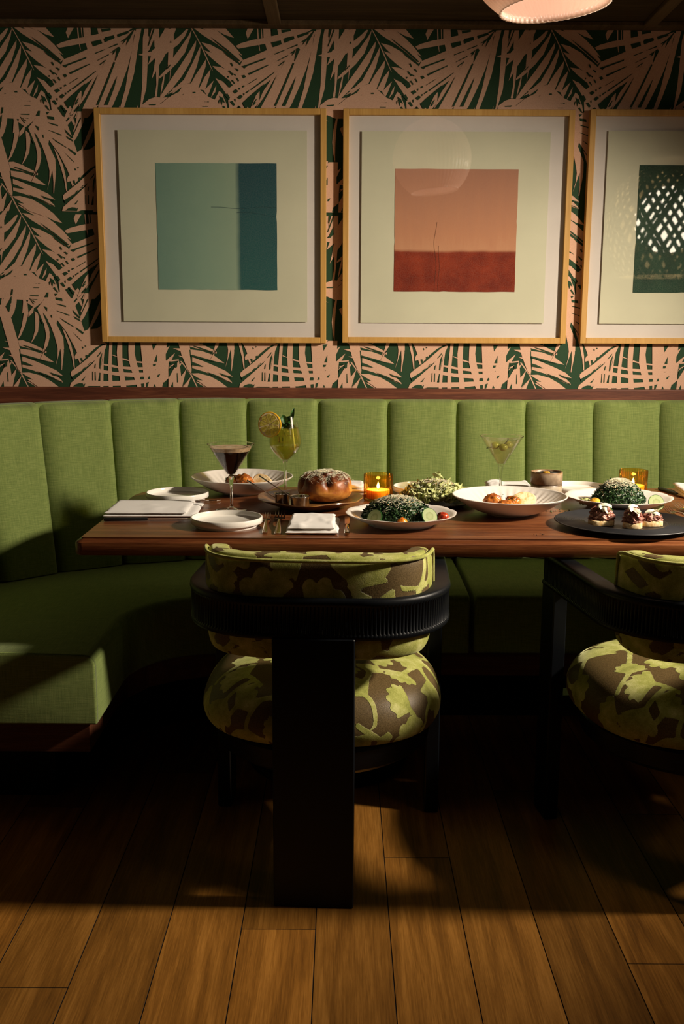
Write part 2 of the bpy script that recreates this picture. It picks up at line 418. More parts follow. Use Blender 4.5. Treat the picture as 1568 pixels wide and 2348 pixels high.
def cuke_b(nb, b):
    xyz = nb.sep(nb.coord())
    r = nb.math('SQRT', nb.math('ADD', nb.math('POWER', xyz[0], 2.0), nb.math('POWER', xyz[1], 2.0)))
    n = nb.noise(nb.coord('Object', (1, 1, 1)), 260, 3)
    w = nb.math('ADD', nb.math('MULTIPLY', r, 40), nb.math('MULTIPLY', nb.math('SUBTRACT', n, .5), .25))
    nb.l(nb.ramp(w, [(.20, (.31, .34, .15)), (.42, (.23, .28, .10)), (.50, (.34, .38, .19)), (.86, (.30, .37, .16)), (.93, (.16, .32, .06))]), b.inputs['Base Color'])
M['cucumber'] = pbsdf('cucumber_flesh', (.6, .7, .4), .6, spec=.25, build=cuke_b, Subsurface_Weight=.15, Subsurface_Scale=.005)
M['cuke_skin'] = pbsdf('cucumber_skin', (.02, .09, .015), .35, build=mottled((.02, .09, .015), .3, 90))
M['herb'] = pbsdf('green_herb', (.05, .16, .02), .5, build=speckle((.02, .08, .01), (.12, .28, .04), 120, .001))
def lamp_b():
    m, nt, out = new_mat('ribbed_opal_glass'); nb = NB(nt)
    d = nb.n('ShaderNodeBsdfDiffuse'); t = nb.n('ShaderNodeBsdfTranslucent'); g = nb.n('ShaderNodeBsdfGlossy'); g.inputs['Roughness'].default_value = .25
    c = nb.ramp(nb.noise(nb.coord(), 4, 2), [(0, (.90, .74, .64)), (1, (.94, .80, .70))])
    nb.l(c, d.inputs[0]); nb.l(c, t.inputs[0])
    a = nb.n('ShaderNodeMixShader'); a.inputs[0].default_value = .45; nb.l(d.outputs[0], a.inputs[1]); nb.l(t.outputs[0], a.inputs[2])
    b2 = nb.n('ShaderNodeMixShader'); b2.inputs[0].default_value = .05; nb.l(a.outputs[0], b2.inputs[1]); nb.l(g.outputs[0], b2.inputs[2])
    nb.l(b2.outputs[0], out.inputs[0]); return m
M['opal'] = lamp_b()
M['brass'] = pbsdf('aged_brass', (.5, .33, .12), .3, 1.0, build=mottled((.5, .33, .12), .1))
M['rattan'] = pbsdf('rattan_strip', (.36, .27, .13), .6, build=speckle((.22, .16, .07), (.46, .36, .19), 30, .001))
M['bulb'] = emit('lamp_bulb', (1.0, .86, .66), 16)
M['window_frame'] = pbsdf('painted_window_frame', (.3, .28, .25), .5, build=mottled((.3, .28, .25)))
M['window_glass'] = thin_glass('window_glass')

# ------------------------------------------------------------------ room shell
YB, ZC = 3.64, 2.28      # back wall plane, ceiling height
XL, XR, YF = -1.75, 3.40, -2.40
PINK = [[298,755,303,755,336,712,358,665,379,629,397,597,416,556,435,513,432,516,412,556,393,597,376,629,354,665,332,710],[330,826,347,827,376,817,420,795,431,788,430,782,392,792,334,807],[336,797,375,792,419,777,458,748,427,754,385,766,337,779],[342,770,380,756,426,737,463,720,487,700,457,707,483,682,485,676,466,682,424,700,383,718,341,730],[336,711,364,712,406,701,442,681,478,654,509,620,477,630,431,654,386,681,352,701],[354,681,386,678,441,651,482,620,509,595,537,563,522,571,539,551,527,540,486,574,452,599,402,629,368,654,384,653,412,645,380,665],[397,606,429,598,470,577,511,545,566,501,554,499,497,538,480,547,437,567,414,588],[406,580,427,574,481,548,520,524,565,485,555,476,519,499,481,517,449,540,427,558],[433,530,463,526,491,513,532,481,552,460,536,458,508,470,480,491,457,508],[444,488,466,481,491,459,516,442,545,410,568,375,556,368,537,386,505,421,476,449],[547,363,556,368,563,356,570,335,567,328,555,349],[318,722,313,701,298,665,268,628,277,669,292,692],[332,695,324,674,301,633,258,592,272,621,305,665],[968,1262,956,1239,933,1213,914,1200,889,1183,865,1146,846,1129,865,1170,899,1224,918,1226,943,1245,961,1262],[980,1262,974,1235,955,1187,927,1153,889,1118,863,1102,864,1109,885,1129,913,1170,939,1202,968,1241],[994,1226,992,1207,973,1157,942,1110,906,1068,873,1038,864,1042,895,1088,931,1136,966,1185],[394,1209,392,1183,380,1142,356,1090,328,1079,295,1059,276,1051,300,1070,334,1099,364,1151],[412,1166,410,1142,391,1092,383,1071,356,1083,376,1116],[427,1134,423,1112,406,1064,385,1069,406,1108],[437,1097,427,1077,406,1063,413,1069],[437,1097,422,1060,414,1046,403,1063,416,1077],[446,1082,442,1060,425,1039,438,1069],[455,1063,451,1049,441,1034,444,1043],[442,1106,463,1095,489,1069,504,1049,487,1036,475,1060],[549,1250,556,1265,577,1265,566,1248,556,1231],[515,1209,533,1218,574,1229,611,1235,682,1250,681,1227,638,1221,615,1216,573,1209,523,1200],[537,1163,572,1176,609,1191,642,1205,681,1218,735,1242,781,1259,790,1255,770,1223,732,1165,678,1139,657,1117,614,1087,554,1039,535,1023,509,1006,475,1060,512,1112],[588,1265,592,1265,594,1227,598,1193,596,1194,590,1224],[601,1265,604,1265,606,1235,603,1233],[609,1265,634,1265,636,1244,640,1212,648,1190,631,1175,621,1195,615,1218,610,1235],[657,1263,671,1263,680,1227,690,1199,705,1176,694,1176,674,1212,660,1248],[704,1262,717,1262,728,1238,738,1208,727,1212,715,1236],[672,1263,777,1264,761,1255,724,1244,673,1233],[784,1260,776,1202,757,1139,731,1076,702,1015,652,1015,612,973,568,973,606,1061,646,1117,680,1169,732,1212,751,1234],[702,1016,682,987,660,956,639,951,652,1016],[790,1262,808,1263,796,1212,779,1122,758,1057,736,998,718,961,724,1000,747,1072,758,1126,772,1187,783,1238],[819,1263,836,1263,830,1206,824,1127,819,1072,803,1018,797,989,792,952,788,985,797,1017,805,1083,809,1170,812,1234],[795,1179,811,1184,836,1189,852,1200,863,1187,838,1174,811,1176],[865,1228,888,1263,926,1263,918,1243,918,1202,889,1183,877,1163,865,1146,862,1105,855,1044,847,1044,854,1083,854,1127,838,1100,846,1131,853,1170,827,1147,836,1170,852,1200,852,1228],[843,1263,868,1263,867,1230,853,1206,829,1191,829,1213],[898,1191,916,1200,913,1166,905,1127,899,1092,902,1127,895,1148],[884,1118,879,1084,866,1043,872,1083,880,1114],[614,1021,602,995,584,961,562,918,541,880,523,849,548,877,574,912,596,956,608,993],[656,1019,643,993,627,958,607,914,589,875,574,843,596,872,619,909,639,953,650,991],[688,1017,678,990,665,953,650,907,637,866,627,832,645,864,662,904,677,950,684,988],[725,1015,714,990,702,955,691,910,684,870,681,837,691,869,702,908,713,953,720,988],[789,1018,779,993,767,959,757,917,752,878,751,846,759,877,768,915,777,958,784,992],[757,1005,747,977,737,941,728,895,722,853,720,819,728,852,737,893,746,940,753,977],[831,1007,819,981,807,945,798,899,795,858,797,824,803,857,810,898,818,943,825,980],[867,996,858,972,850,938,846,896,849,859,856,828,856,859,857,896,860,938,864,971],[900,992,893,968,888,935,891,895,899,861,912,833,906,862,901,896,898,936,898,968],[581,1006,567,990,548,969,523,944,499,923,479,907,504,919,530,937,555,963,571,986],[639,951,662,951,693,949,729,941,761,932,786,921,762,937,732,950,695,957,663,956],[633,907,658,907,692,906,734,901,770,894,799,886,771,899,735,909,693,914,659,912],[622,867,650,868,689,866,736,863,778,858,812,853,779,863,737,871,690,874,651,872],[695,969,716,971,744,972,779,972,809,969,834,965,810,974,779,979,745,979,717,975],[803,1017,827,1035,850,1043,871,1040,901,1044,939,1075,906,1065,905,1068,930,1080,953,1086,991,1084,989,975,857,974,803,996],[295,1059,328,1081,356,1088,385,1071,414,1047,425,1039,439,1034,455,1063,463,1058,480,1021,485,997,447,973,378,968,308,972,286,994],[277,424,314,444,358,469,411,432,443,419,454,446,468,438,476,395,449,381,434,365,426,349,396,327,371,344,379,365,351,379,337,379,318,390,296,378,274,362],[454,448,474,412,485,382,514,396,527,358,557,293,571,246,582,251,616,255,652,279,675,232,625,196,601,183,536,182,507,241,475,285,472,271,494,222,495,182,473,182,463,226,450,266,426,309,405,325,426,349,449,381],[505,421,516,396,536,351,557,293,546,302,511,340,489,382,486,419],[551,368,588,447,595,447,593,412,556,372,536,349,531,358,544,386],[586,405,592,373,563,312,560,314,569,337],[296,378,318,388,312,357,294,336,304,312,310,292,329,214,336,181,299,181,282,252,274,289,257,327,277,339],[323,385,337,379,332,343,323,313,312,294,299,301,311,339],[353,379,364,358,371,344,373,308,368,290,359,264,343,231,328,213,347,264,357,311,351,308,356,348],[397,339,390,311,372,294,374,311],[395,316,412,304,410,278,404,243,390,219,375,200,386,224,395,254,396,285],[405,325,426,309,442,283,444,252,445,224,437,195,417,164,406,143,409,143,421,162,431,207,432,236,427,271,418,288],[433,244,446,244,443,220,433,194,409,160,422,185,431,220],[459,244,481,244,493,202,494,173,484,106,482,107,484,144,482,185,471,149,461,118,470,154,472,182,467,216],[491,258,502,244,520,202,528,164,531,111,527,116,522,154,512,195],[509,244,579,245,602,209,564,173,542,166,525,209],[285,243,317,243,329,213,339,110,337,95,325,110,303,165,292,213],[281,210,296,208,298,204],[273,186,300,186,303,175],[291,160,308,159,311,152],[523,226,600,227,652,201,626,201,589,170,557,137,550,130,544,148,533,145,532,155,536,164,542,168],[515,91,516,100,522,106,570,142,625,190,652,203,643,181,615,151,581,124,555,104,519,83],[510,47,514,60,548,89,596,131,636,181,638,175,611,60,566,46],[645,203,637,148,631,45,620,45,624,111,633,148,639,192],[660,214,671,214,664,122,665,70,666,45,651,45,651,111,656,170],[690,214,706,214,704,149,706,109,712,70,715,46,695,45,692,83,687,120,685,171],[729,214,753,214,749,171,754,140,762,107,770,74,773,46,755,46,745,79,735,109,727,142,727,182],[784,215,831,219,826,46,780,46,786,105,790,127,786,149],[634,130,665,127,689,121,758,118,791,118,786,108,735,108,687,114,665,118,634,125],[598,111,618,109,635,107,675,101,737,98,788,99,788,85,743,83,692,86,635,95,598,103],[563,67,634,68,692,69,745,72,790,75,789,61,722,52,633,50,564,50],[669,163,686,156,686,154,668,160],[705,151,728,143,729,139,704,145],[752,140,789,137,789,131,752,135],[598,104,601,104,598,69,596,69],[612,131,614,131,610,69,606,69],[771,214,815,215,818,180,833,215,866,215,865,187,876,195,861,165,861,143,872,139,869,110,869,79,850,62,850,46,781,46],[895,170,881,143,861,139,873,152],[908,147,907,142,881,139,864,140,864,142],[870,112,894,134,890,128,874,119],[870,121,892,131,885,123],[908,143,912,117,915,86,935,113,926,80,917,46,868,46,869,79,885,106,901,132],[921,139,912,121,909,128],[951,86,937,46,919,46],[970,74,995,71,1043,49,1061,29,1008,47]]
DARK = [[391,718,434,703,457,690,484,679,482,678,424,701],[429,623,487,582,529,547,525,544,482,579,448,606],[470,577,520,543,518,540,484,563],[346,811,369,805,392,797,419,788,418,786,389,794,353,807],[488,1128,493,1130,505,1116,502,1113],[510,1136,516,1137,524,1130,521,1127],[495,1153,500,1155,505,1145,502,1142],[514,1105,519,1106,525,1097,522,1093],[498,1098,503,1099,511,1088,508,1085],[484,1111,489,1112,490,1108,487,1105],[522,1072,528,1074,528,1069,525,1066],[507,1036,512,1038,512,1030,510,1027],[538,1055,543,1056,543,1051,540,1048],[534,1113,543,1116,549,1109,540,1104],[476,1090,490,1096,503,1082,491,1073],[502,1062,514,1069,522,1062,510,1054],[535,1078,541,1082,545,1079,537,1074],[520,1043,530,1051,537,1045,527,1036],[474,1050,484,1055,493,1041,488,1035],[494,1027,501,1031,510,1018,505,1014],[511,1007,518,1009,537,982,531,977],[522,1015,527,1013,538,993,536,992],[556,1120,626,1149,628,1147,560,1115],[534,1143,548,1147,617,1171,616,1166,552,1143,544,1136],[563,1068,615,1104,648,1126,648,1124,610,1096,566,1066],[547,1058,558,1066,560,1063,549,1055],[554,1041,612,1087,590,1058,565,1028,547,1003,535,1023],[570,1017,575,1028,584,1038,585,1036,577,1023,584,1028,577,1019,572,1015],[554,1085,586,1104,586,1102,555,1084],[573,994,610,1041,655,1115,636,1074,602,1015,592,994],[636,1220,669,1227,672,1216,642,1205],[679,1230,712,1238,715,1231,682,1219],[638,1262,657,1263,661,1247,637,1242],[672,1261,703,1263,704,1257,674,1251],[725,1243,762,1255,765,1248,728,1235],[691,1200,726,1215,727,1211,692,1199],[648,1184,681,1196,682,1194,648,1181],[654,1160,694,1180,694,1177,655,1159],[715,1160,723,1201,730,1204,735,1198,726,1180,717,1160],[736,1220,758,1234,786,1262,774,1240,754,1207,761,1232,741,1210,748,1223],[701,1185,721,1199,715,1186,706,1177,710,1186],[711,1156,715,1153,686,1087,652,1015,645,1015,671,1070],[721,1111,709,1072,684,1015,672,1015,699,1070],[659,1145,684,1163,667,1132,679,1156,663,1145],[630,1072,656,1115,635,1076],[834,1263,838,1263,835,1238,832,1238],[850,1263,853,1261,832,1208,829,1208,837,1230],[832,1189,851,1227,851,1202,841,1189],[888,1132,906,1149,905,1145,891,1131],[905,1217,908,1225,910,1218],[826,1018,853,1020,849,1015,829,1015],[866,1020,901,1046,942,1075,931,1059,894,1042,868,1020],[364,1059,373,1060,375,1055,365,1055],[327,1050,334,1053,334,1051],[403,1027,408,1028,408,1026],[413,1028,420,1028,420,1026,413,1026],[396,1013,417,1013,416,1011,397,1011],[473,364,496,361,498,351,475,355],[476,343,509,335,509,330,477,340],[476,318,520,303,520,299,477,316],[485,293,534,262,535,259,499,280],[535,299,557,286,560,279,540,290],[541,259,569,241,565,234,543,253],[532,321,560,293,555,290,536,309],[427,310,442,285,445,255,437,278,428,302],[404,324,414,304,426,271,422,271,413,288],[383,371,413,371,412,367,383,368],[380,362,397,339,392,341,379,361],[382,361,402,346,397,346],[386,358,408,357,407,355],[466,397,472,400,484,381,478,383],[470,377,482,377,473,368],[434,364,443,381,449,381,447,364],[430,333,442,328,441,315,436,322],[453,302,457,303,458,290,454,295],[535,410,551,421,562,412,547,389],[510,391,515,394,534,368,530,361],[521,400,525,399,539,377,536,377],[492,413,499,416,507,405,503,400],[518,427,529,436,536,433,525,422],[526,246,559,213,560,210,549,220],[560,190,565,184,562,183],[570,195,576,192,572,190],[452,416,454,405,458,422],[461,429,468,426,475,409,467,414,464,401,461,409,456,433],[313,369,318,392,323,391,320,374],[301,342,317,369,314,343,301,341],[293,333,312,336,305,312,301,315],[339,163,382,151,430,139,430,138,377,147,337,158],[338,139,357,133,384,120,340,127],[439,100,459,92,487,84,485,80,452,89],[393,101,437,86,458,77,456,76,413,91],[552,150,559,151,561,140,556,137],[571,159,578,162,580,157,573,152],[584,167,587,168,589,163,587,161],[579,126,590,136,591,135,581,125],[559,109,569,118,571,117,560,107],[519,83,556,105,555,102,537,89,523,73],[553,69,569,85,561,70],[522,48,532,56,545,60,558,59,560,54,567,59,563,47],[613,155,629,175,627,167,615,154],[560,190,563,191,566,186,562,184],[570,194,574,195,576,192,572,190],[594,102,596,102,596,70,593,70],[603,101,606,101,606,70,602,70],[620,98,622,97,622,70,620,70],[621,131,624,151,633,170,628,142,623,112,620,112],[604,126,608,131,606,114,602,114],[770,59,779,60,780,47,771,47],[788,62,798,66,793,48,787,47],[768,83,781,83,780,74,767,74],[794,75,799,86,803,79,802,76],[813,202,831,203,817,180],[819,138,830,165,830,138],[815,130,826,130,823,122,815,122],[873,110,885,117,882,101,869,84],[876,131,879,135,901,140,892,131,881,131],[891,128,903,141,901,119,894,116],[900,97,902,99,904,64,900,64],[846,47,851,66,853,47],[876,47,885,66,886,47],[829,84,831,91,840,95,835,84],[814,48,818,58,823,48],[797,83,802,86,802,78,796,76],[821,108,825,111,824,108]]
def build_wall_paper():
    """wallpapered wall: green ground with the palm print laid on as flat shapes of the same mesh"""
    P = 0.6145
    bm = bmesh.new()
    def face(pts, mi):
        vs = [bm.verts.new(q) for q in pts]
        try: f = bm.faces.new(vs)
        except ValueError: return
        f.material_index = mi
    for lst, mi, base in ((PINK, 1, .0003), (DARK, 0, .0022)):
        for k, row in enumerate(lst):
            pts = [((row[i] - 1500) / 1000, (row[i + 1] + 1000) / 1000) for i in range(0, len(row), 2)]
            x0, x1 = min(p[0] for p in pts), max(p[0] for p in pts); z0, z1 = min(p[1] for p in pts), max(p[1] for p in pts)
            for a in range(-3, 7):
                for b in range(-3, 4):
                    if x1 + a * P < XL or x0 + a * P > XR or z1 + b * P < 1.0 or z0 + b * P > ZC: continue
                    y = YB - base - k * (.00002 if mi else .000006)
                    face([(x + a * P, y, z + b * P) for x, z in pts], mi)
    for co, no in (((XL, 0, 0), (-1, 0, 0)), ((XR, 0, 0), (1, 0, 0)), ((0, 0, 1.0), (0, 0, -1)), ((0, 0, ZC), (0, 0, 1))):
        bmesh.ops.bisect_plane(bm, geom=bm.verts[:] + bm.edges[:] + bm.faces[:], plane_co=co, plane_no=no, clear_outer=True)
    for q in box(XL - .1, XR + .1, YB, YB + .1, -.02, ZC + .1)[1]: pass
    v, f = box(XL - .1, XR + .1, YB, YB + .1, -.02, ZC + .1)
    vs = [bm.verts.new(p) for p in v]
    for q in f: bm.faces.new([vs[i] for i in q]).material_index = 0
    me = bpy.data.meshes.new('wall_back'); bm.to_mesh(me); bm.free()
    me.materials.append(M['paper_green']); me.materials.append(M['paper_pink'])
    o = bpy.data.objects.new('wall_back', me); COL.objects.link(o)
    return tag(o, 'back wall papered in dark green with a pink palm frond print', kind='structure')
build_wall_paper()

def struct(name, vf, m, label=None, **k):
    return tag(obj(name, vf, m, smooth=False, **k), label, kind='structure')
# floor: boards running away from the camera
def build_floor():
    rnd = random.Random(5)
    w = 0.1576; V, F_, T, MI = [], [], [], []
    known = {-2: [], -1: [1.921], 0: [], 1: [2.216], 2: [], 3: [], 4: [1.809], 5: []}
    tones = {-4: .40, -3: .45, -2: .74, -1: .86, 0: .42, 1: .62, 2: .60, 3: .30, 4: .80}
    k0, k1 = int((XL + .052) / w) - 1, int((XR + .052) / w) + 1
    for k in range(k0, k1 + 1):
        xa, xb = max(-.052 + w * k, XL), min(-.052 + w * (k + 1), XR)
        if xb - xa < .01: continue
        if k in known and known[k]:
            js = [known[k][0]]
            while js[0] > YF: js.insert(0, js[0] - rnd.uniform(1.3, 1.9))
            while js[-1] < YB: js.append(js[-1] + rnd.uniform(1.3, 1.9))
        else:
            js = [YF - rnd.uniform(0, 1.2)]
            while js[-1] < YB:
                js.append(js[-1] + rnd.uniform(1.5, 2.1))
            if k in known: js = [j for j in js if not (1.55 < j < 2.3)]
        for a, b in zip(js[:-1], js[1:]):
            a, b = max(a, YF), min(b, YB)
            if b - a < .02: continue
            g = .0011
            n = len(V)
            t = tones.get(k, rnd.random()) if (a < 1.9 and b > 1.6) or k not in tones else min(1, max(0, tones[k] + rnd.uniform(-.35, .2)))
            if k == 0 - 1 and a > 1.9: t = .30
            V += [(xa + g, a + g, 0), (xb - g, a + g, 0), (xb - g, b - g, 0), (xa + g, b - g, 0), (xa, a, -.003), (xb, a, -.003), (xb, b, -.003), (xa, b, -.003)]
            T += [t] * 8
            F_ += [(n, n + 1, n + 2, n + 3), (n + 4, n + 5, n + 1, n), (n + 5, n + 6, n + 2, n + 1), (n + 6, n + 7, n + 3, n + 2), (n + 7, n + 4, n, n + 3)]
            MI += [0, 1, 1, 1, 1]
    v, f = box(XL - .1, XR + .1, YF - .1, YB + .1, -.1, -.003)
    n = len(V); V += v; T += [0] * 8; F_ += [tuple(i + n for i in q) for q in f]; MI += [1] * 6
    o = obj('floor', (V, F_, MI), [M['floor'], M['gap']], smooth=False, attr={'tone': T})
    tag(o, 'oak board floor running towards the banquette', kind='structure')
build_floor()
struct('ceiling', box(XL - .1, XR + .1, YF - .1, YB, ZC, ZC + .1), M['ceil'], 'dark wood panelled ceiling')
struct('wall_left', box(XL - .1, XL, YF - .1, YB, 0, ZC), M['plaster'])
struct('wall_front', box(XL, XR, YF - .1, YF, 0, ZC), M['plaster'])
wy0, wy1, wz0, wz1 = 1.05, 2.35, .95, 2.15
struct('wall_right', join(box(XR, XR + .1, YF - .1, wy0, 0, ZC), box(XR, XR + .1, wy1, YB, 0, ZC), box(XR, XR + .1, wy0, wy1, 0, wz0), box(XR, XR + .1, wy0, wy1, wz1, ZC)), M['plaster'])
wf = join(box(XR, XR + .06, wy0, wy1, wz0, wz0 + .05), box(XR, XR + .06, wy0, wy1, wz1 - .05, wz1), box(XR, XR + .06, wy0, wy0 + .05, wz0, wz1), box(XR, XR + .06, wy1 - .05, wy1, wz0, wz1), box(XR + .01, XR + .05, 1.68, 1.72, wz0, wz1))
win = struct('window_1', wf, M['window_frame'])
obj('window_pane', box(XR + .028, XR + .032, wy0 + .05, wy1 - .05, wz0 + .05, wz1 - .05), M['window_glass'], win, smooth=False)
struct('trim_1', bevelled(box(XL, XR, YB - .032, YB, .985, 1.047), .003), M['trim'], 'dark walnut rail along the wall above the banquette back')
struct('trim_2', bevelled(box(XL, XR, YB - .05, YB, ZC - .016, ZC), .003), M['batten'], 'thin dark wood moulding where wall meets ceiling')
for k, x in enumerate((-1.50, -.235, 1.03, 2.295)):
    struct('trim_%d' % (3 + k), bevelled(box(x - .022, x + .022, YF, YB - .05, ZC - .016, ZC), .003), M['batten'], 'narrow wooden batten across the ceiling panels')

# ------------------------------------------------------------------ banquette
BASE = [(-1.31, 2.30), (-1.30, 2.50), (-1.265, 2.72), (-1.195, 2.92), (-1.09, 3.09), (-.945, 3.235), (-.755, 3.355), (-.55, 3.432), (-.332, 3.478), (-.0876, 3.49), (.161, 3.49), (.41, 3.49), (.658, 3.49), (.902, 3.49), (1.142, 3.49), (1.385, 3.49), (1.63, 3.49), (1.875, 3.49), (2.12, 3.49)]
def path_eval():
    pts = [Vector((x, y, 0)) for x, y in BASE]
    sp = spline([p for p in pts], 16)
    return sp
SP = path_eval()   # 16 samples per panel
def path_normal(i):
    a, b = SP[max(i - 1, 0)], SP[min(i + 1, len(SP) - 1)]
    t = (b - a).normalized()
    return Vector((-t.y, t.x, 0))     # points outwards (towards the wall)
banq = thing('banquette', 'long curved banquette in green woven linen with channelled backrest against the papered wall', 'banquette', (0, 3.2, 0))
BO = Vector((0, 3.2, 0))
def back_panel(k):
    nu, nv = 25, 22
    zb, zt = .455, 1.012
    V, UV = [], []
    for i in range(nu):
        u = i / (nu - 1)
        # denser near the seams
        uu = .5 - .5 * cos(u * pi) if True else u
        s = k * 16 + uu * 16
        i0 = min(int(s), len(SP) - 2); fr = s - i0
        p = SP[i0].lerp(SP[i0 + 1], fr); n = path_normal(i0).lerp(path_normal(i0 + 1), fr).normalized()
        e = abs(2 * uu - 1)
        puff = .036 * (1 - e ** 14.0) ** .6 if e < 1 else 0
        if uu < .5: puff = .036 * (max(0, 1 - e ** 3.6)) ** .75      # softer roll on the left side of each channel
        for j in range(nv + 6):
            if j < nv:
                h = j / (nv - 1); z = zb + (zt - .022 - zb) * h
                off = -.0 + .1 * ((z - .45) / .56) - puff + .02
                pz = z
            else:
                a = (j - nv + 1) / 6 * pi / 2
                h = 1
                pz = (zt - .022) + .022 * sin(a) - (0.003 * (e ** 20))
                off = .1 * ((zt - .022 - .45) / .56) - puff + .02 + (.03 + puff) * (1 - cos(a)) * 1.0
            q = p + n * off
            V.append((q.x, q.y - BO.y, pz)); UV.append((s * .0155 + k * 3.7, z + k * 1.3))
    nvt = nv + 6
    F_ = [(i * nvt + j, (i + 1) * nvt + j, (i + 1) * nvt + j + 1, i * nvt + j + 1) for i in range(nu - 1) for j in range(nvt - 1)]
    # back sheet so that it has thickness
    nb0 = len(V)
    for i in (0, nu - 1):
        for j in (0, nvt - 1):
            x, y, z = V[i * nvt + j]
            s = k * 16 + (16 if i else 0); i0 = min(s, len(SP) - 1); n = path_normal(i0)
            off = .06 if j == 0 else .112
            q = SP[i0] + n * off
            V.append((q.x, q.y - BO.y, z)); UV.append((0, 0))
    F_ += [(nb0, nb0 + 1, nb0 + 3, nb0 + 2)]
    return obj('back_channel', (V, F_), M['linen'], banq, uv=UV)
for k in range(len(BASE) - 1): back_panel(k)
def seat_section(i_from, i_to, name, squeeze=.0):
    """seat cushion lofted along the path between the back line and the front edge"""
    V, UV = [], []
    rows = list(range(i_from, i_to + 1))
    def inner(i):
        p = SP[i]; n = path_normal(i)
        return p
    prof_n = None
    for ri, i in enumerate(rows):
        p = SP[i]; n = path_normal(i)
        # front edge: straight lines with a rounded inside corner
        if p.x > -.30: fr = Vector((p.x, 2.955, 0))
        elif p.y < 2.62: fr = Vector((-.615, p.y + (2.376 - 2.30), 0))
        else:
            t = (i - IC0) / (IC1 - IC0)
            a = t * pi / 2
            # blend along quarter turn
            pts = IN_ARC
            q = t * (len(pts) - 1); q0 = min(int(q), len(pts) - 2); fr = pts[q0].lerp(pts[q0 + 1], q - q0)
        bk = p + n * .03
        if p.y < 2.62: bk = Vector((bk.x, p.y + (2.376 - 2.30), 0))
        elif p.x < -.9: bk = bk + Vector((0, .076 * max(0, 1 - (p.y - 2.62) / .35), 0))
        w = bk - fr; L = w.length; d = w / L
        r = .028
        prof = [(0.0, .268), (0.0, .45 - r)]
        for a in range(1, 6): prof.append((r - r * cos(a / 5 * pi / 2), .45 - r + r * sin(a / 5 * pi / 2)))
        for s in (.08, .16, .26, .36, .44): prof.append((min(L * s / .5, L), .45 + .006 * sin(pi * s / .5)))
        prof.append((L, .45)); prof.append((L, .268))
        prof_n = len(prof)
        acc = 0
        for (o_, z) in prof:
            q = fr + d * o_
            V.append((q.x, q.y - BO.y, z)); UV.append((q.x if p.y > 2.7 else q.y, (q.y if p.y > 2.7 else q.x) + z))
    nr = len(rows)
    F_ = [(i * prof_n + j, i * prof_n + (j + 1) % prof_n, (i + 1) * prof_n + (j + 1) % prof_n, (i + 1) * prof_n + j) for i in range(nr - 1) for j in range(prof_n)]
    for base, rev in ((0, True), ((nr - 1) * prof_n, False)):      # end faces with their own upright weave
        n0 = len(V)
        for j in range(prof_n):
            x, y, z = V[base + j]; V.append((x, y, z)); UV.append((x + y, z))
        ring = [n0 + j for j in range(prof_n)]
        F_.append(tuple(ring[::-1] if rev else ring))
    o = obj(name, (V, F_), M['linen'], banq, uv=UV, auto=60)
    wl = o.modifiers.new('weld', 'WELD'); wl.merge_threshold = .0001
    b = o.modifiers.new('edge', 'BEVEL'); b.width = .010; b.segments = 3; b.limit_method = 'ANGLE'; b.angle_limit = R(65)
    return o
IC0 = min(i for i, p in enumerate(SP) if p.y >= 2.62)
IC1 = min(i for i, p in enumerate(SP) if p.x > -.30)
IN_ARC = [Vector(q) for q in ((-.615, 2.69, 0), (-.61, 2.74, 0), (-.59, 2.80, 0), (-.555, 2.855, 0), (-.505, 2.90, 0), (-.44, 2.93, 0), (-.37, 2.948, 0), (-.30, 2.955, 0))]
i41 = 11 * 16 - 1
seat_section(0, i41, 'seat_cushion'); seat_section(i41 + 1, 15 * 16, 'seat_cushion'); seat_section(15 * 16 + 1, len(SP) - 1, 'seat_cushion')
# base under the cushions, follows the same front line a little further back
def plinth(z0, z1, inset, name, m):
    fr = [(-.615 - inset, 2.376 + inset), (-.615 - inset, 2.70), (-.60 - inset, 2.78), (-.56 - inset * .8, 2.86 + inset * .5), (-.50, 2.91 + inset), (-.40, 2.95 + inset), (-.30, 2.965 + inset), (2.12, 2.965 + inset), (2.12, 3.52), (-.4, 3.50), (-.8, 3.38), (-1.1, 3.14), (-1.26, 2.84), (-1.32, 2.376 + inset)]
    obj(name, poly_prism([(x, y - BO.y) for x, y in fr], z0, z1), m, banq, smooth=False)
plinth(.185, .266, .028, 'plinth', M['plinth'])
plinth(0.0, .184, .16, 'recessed_base', M['black_wood'])
# timber backing and cap between the upholstery and the wall
cap_o = []
cap_front = [SP[i] + path_normal(i) * .165 for i in range(0, len(SP), 4)]
cap = [(p.x, p.y - BO.y) for p in cap_front if p.y < YB - .045] 
cap = [(p.x, min(p.y, YB - .036) - BO.y) for p in cap_front]
cap_poly = [(XL + .01, 2.3 - BO.y)] + cap + [(2.12, YB - .034 - BO.y), (XL + .01, YB - .034 - BO.y)]
obj('back_ledge', poly_prism(cap_poly, .965, .990), M['plinth'], banq, smooth=False)

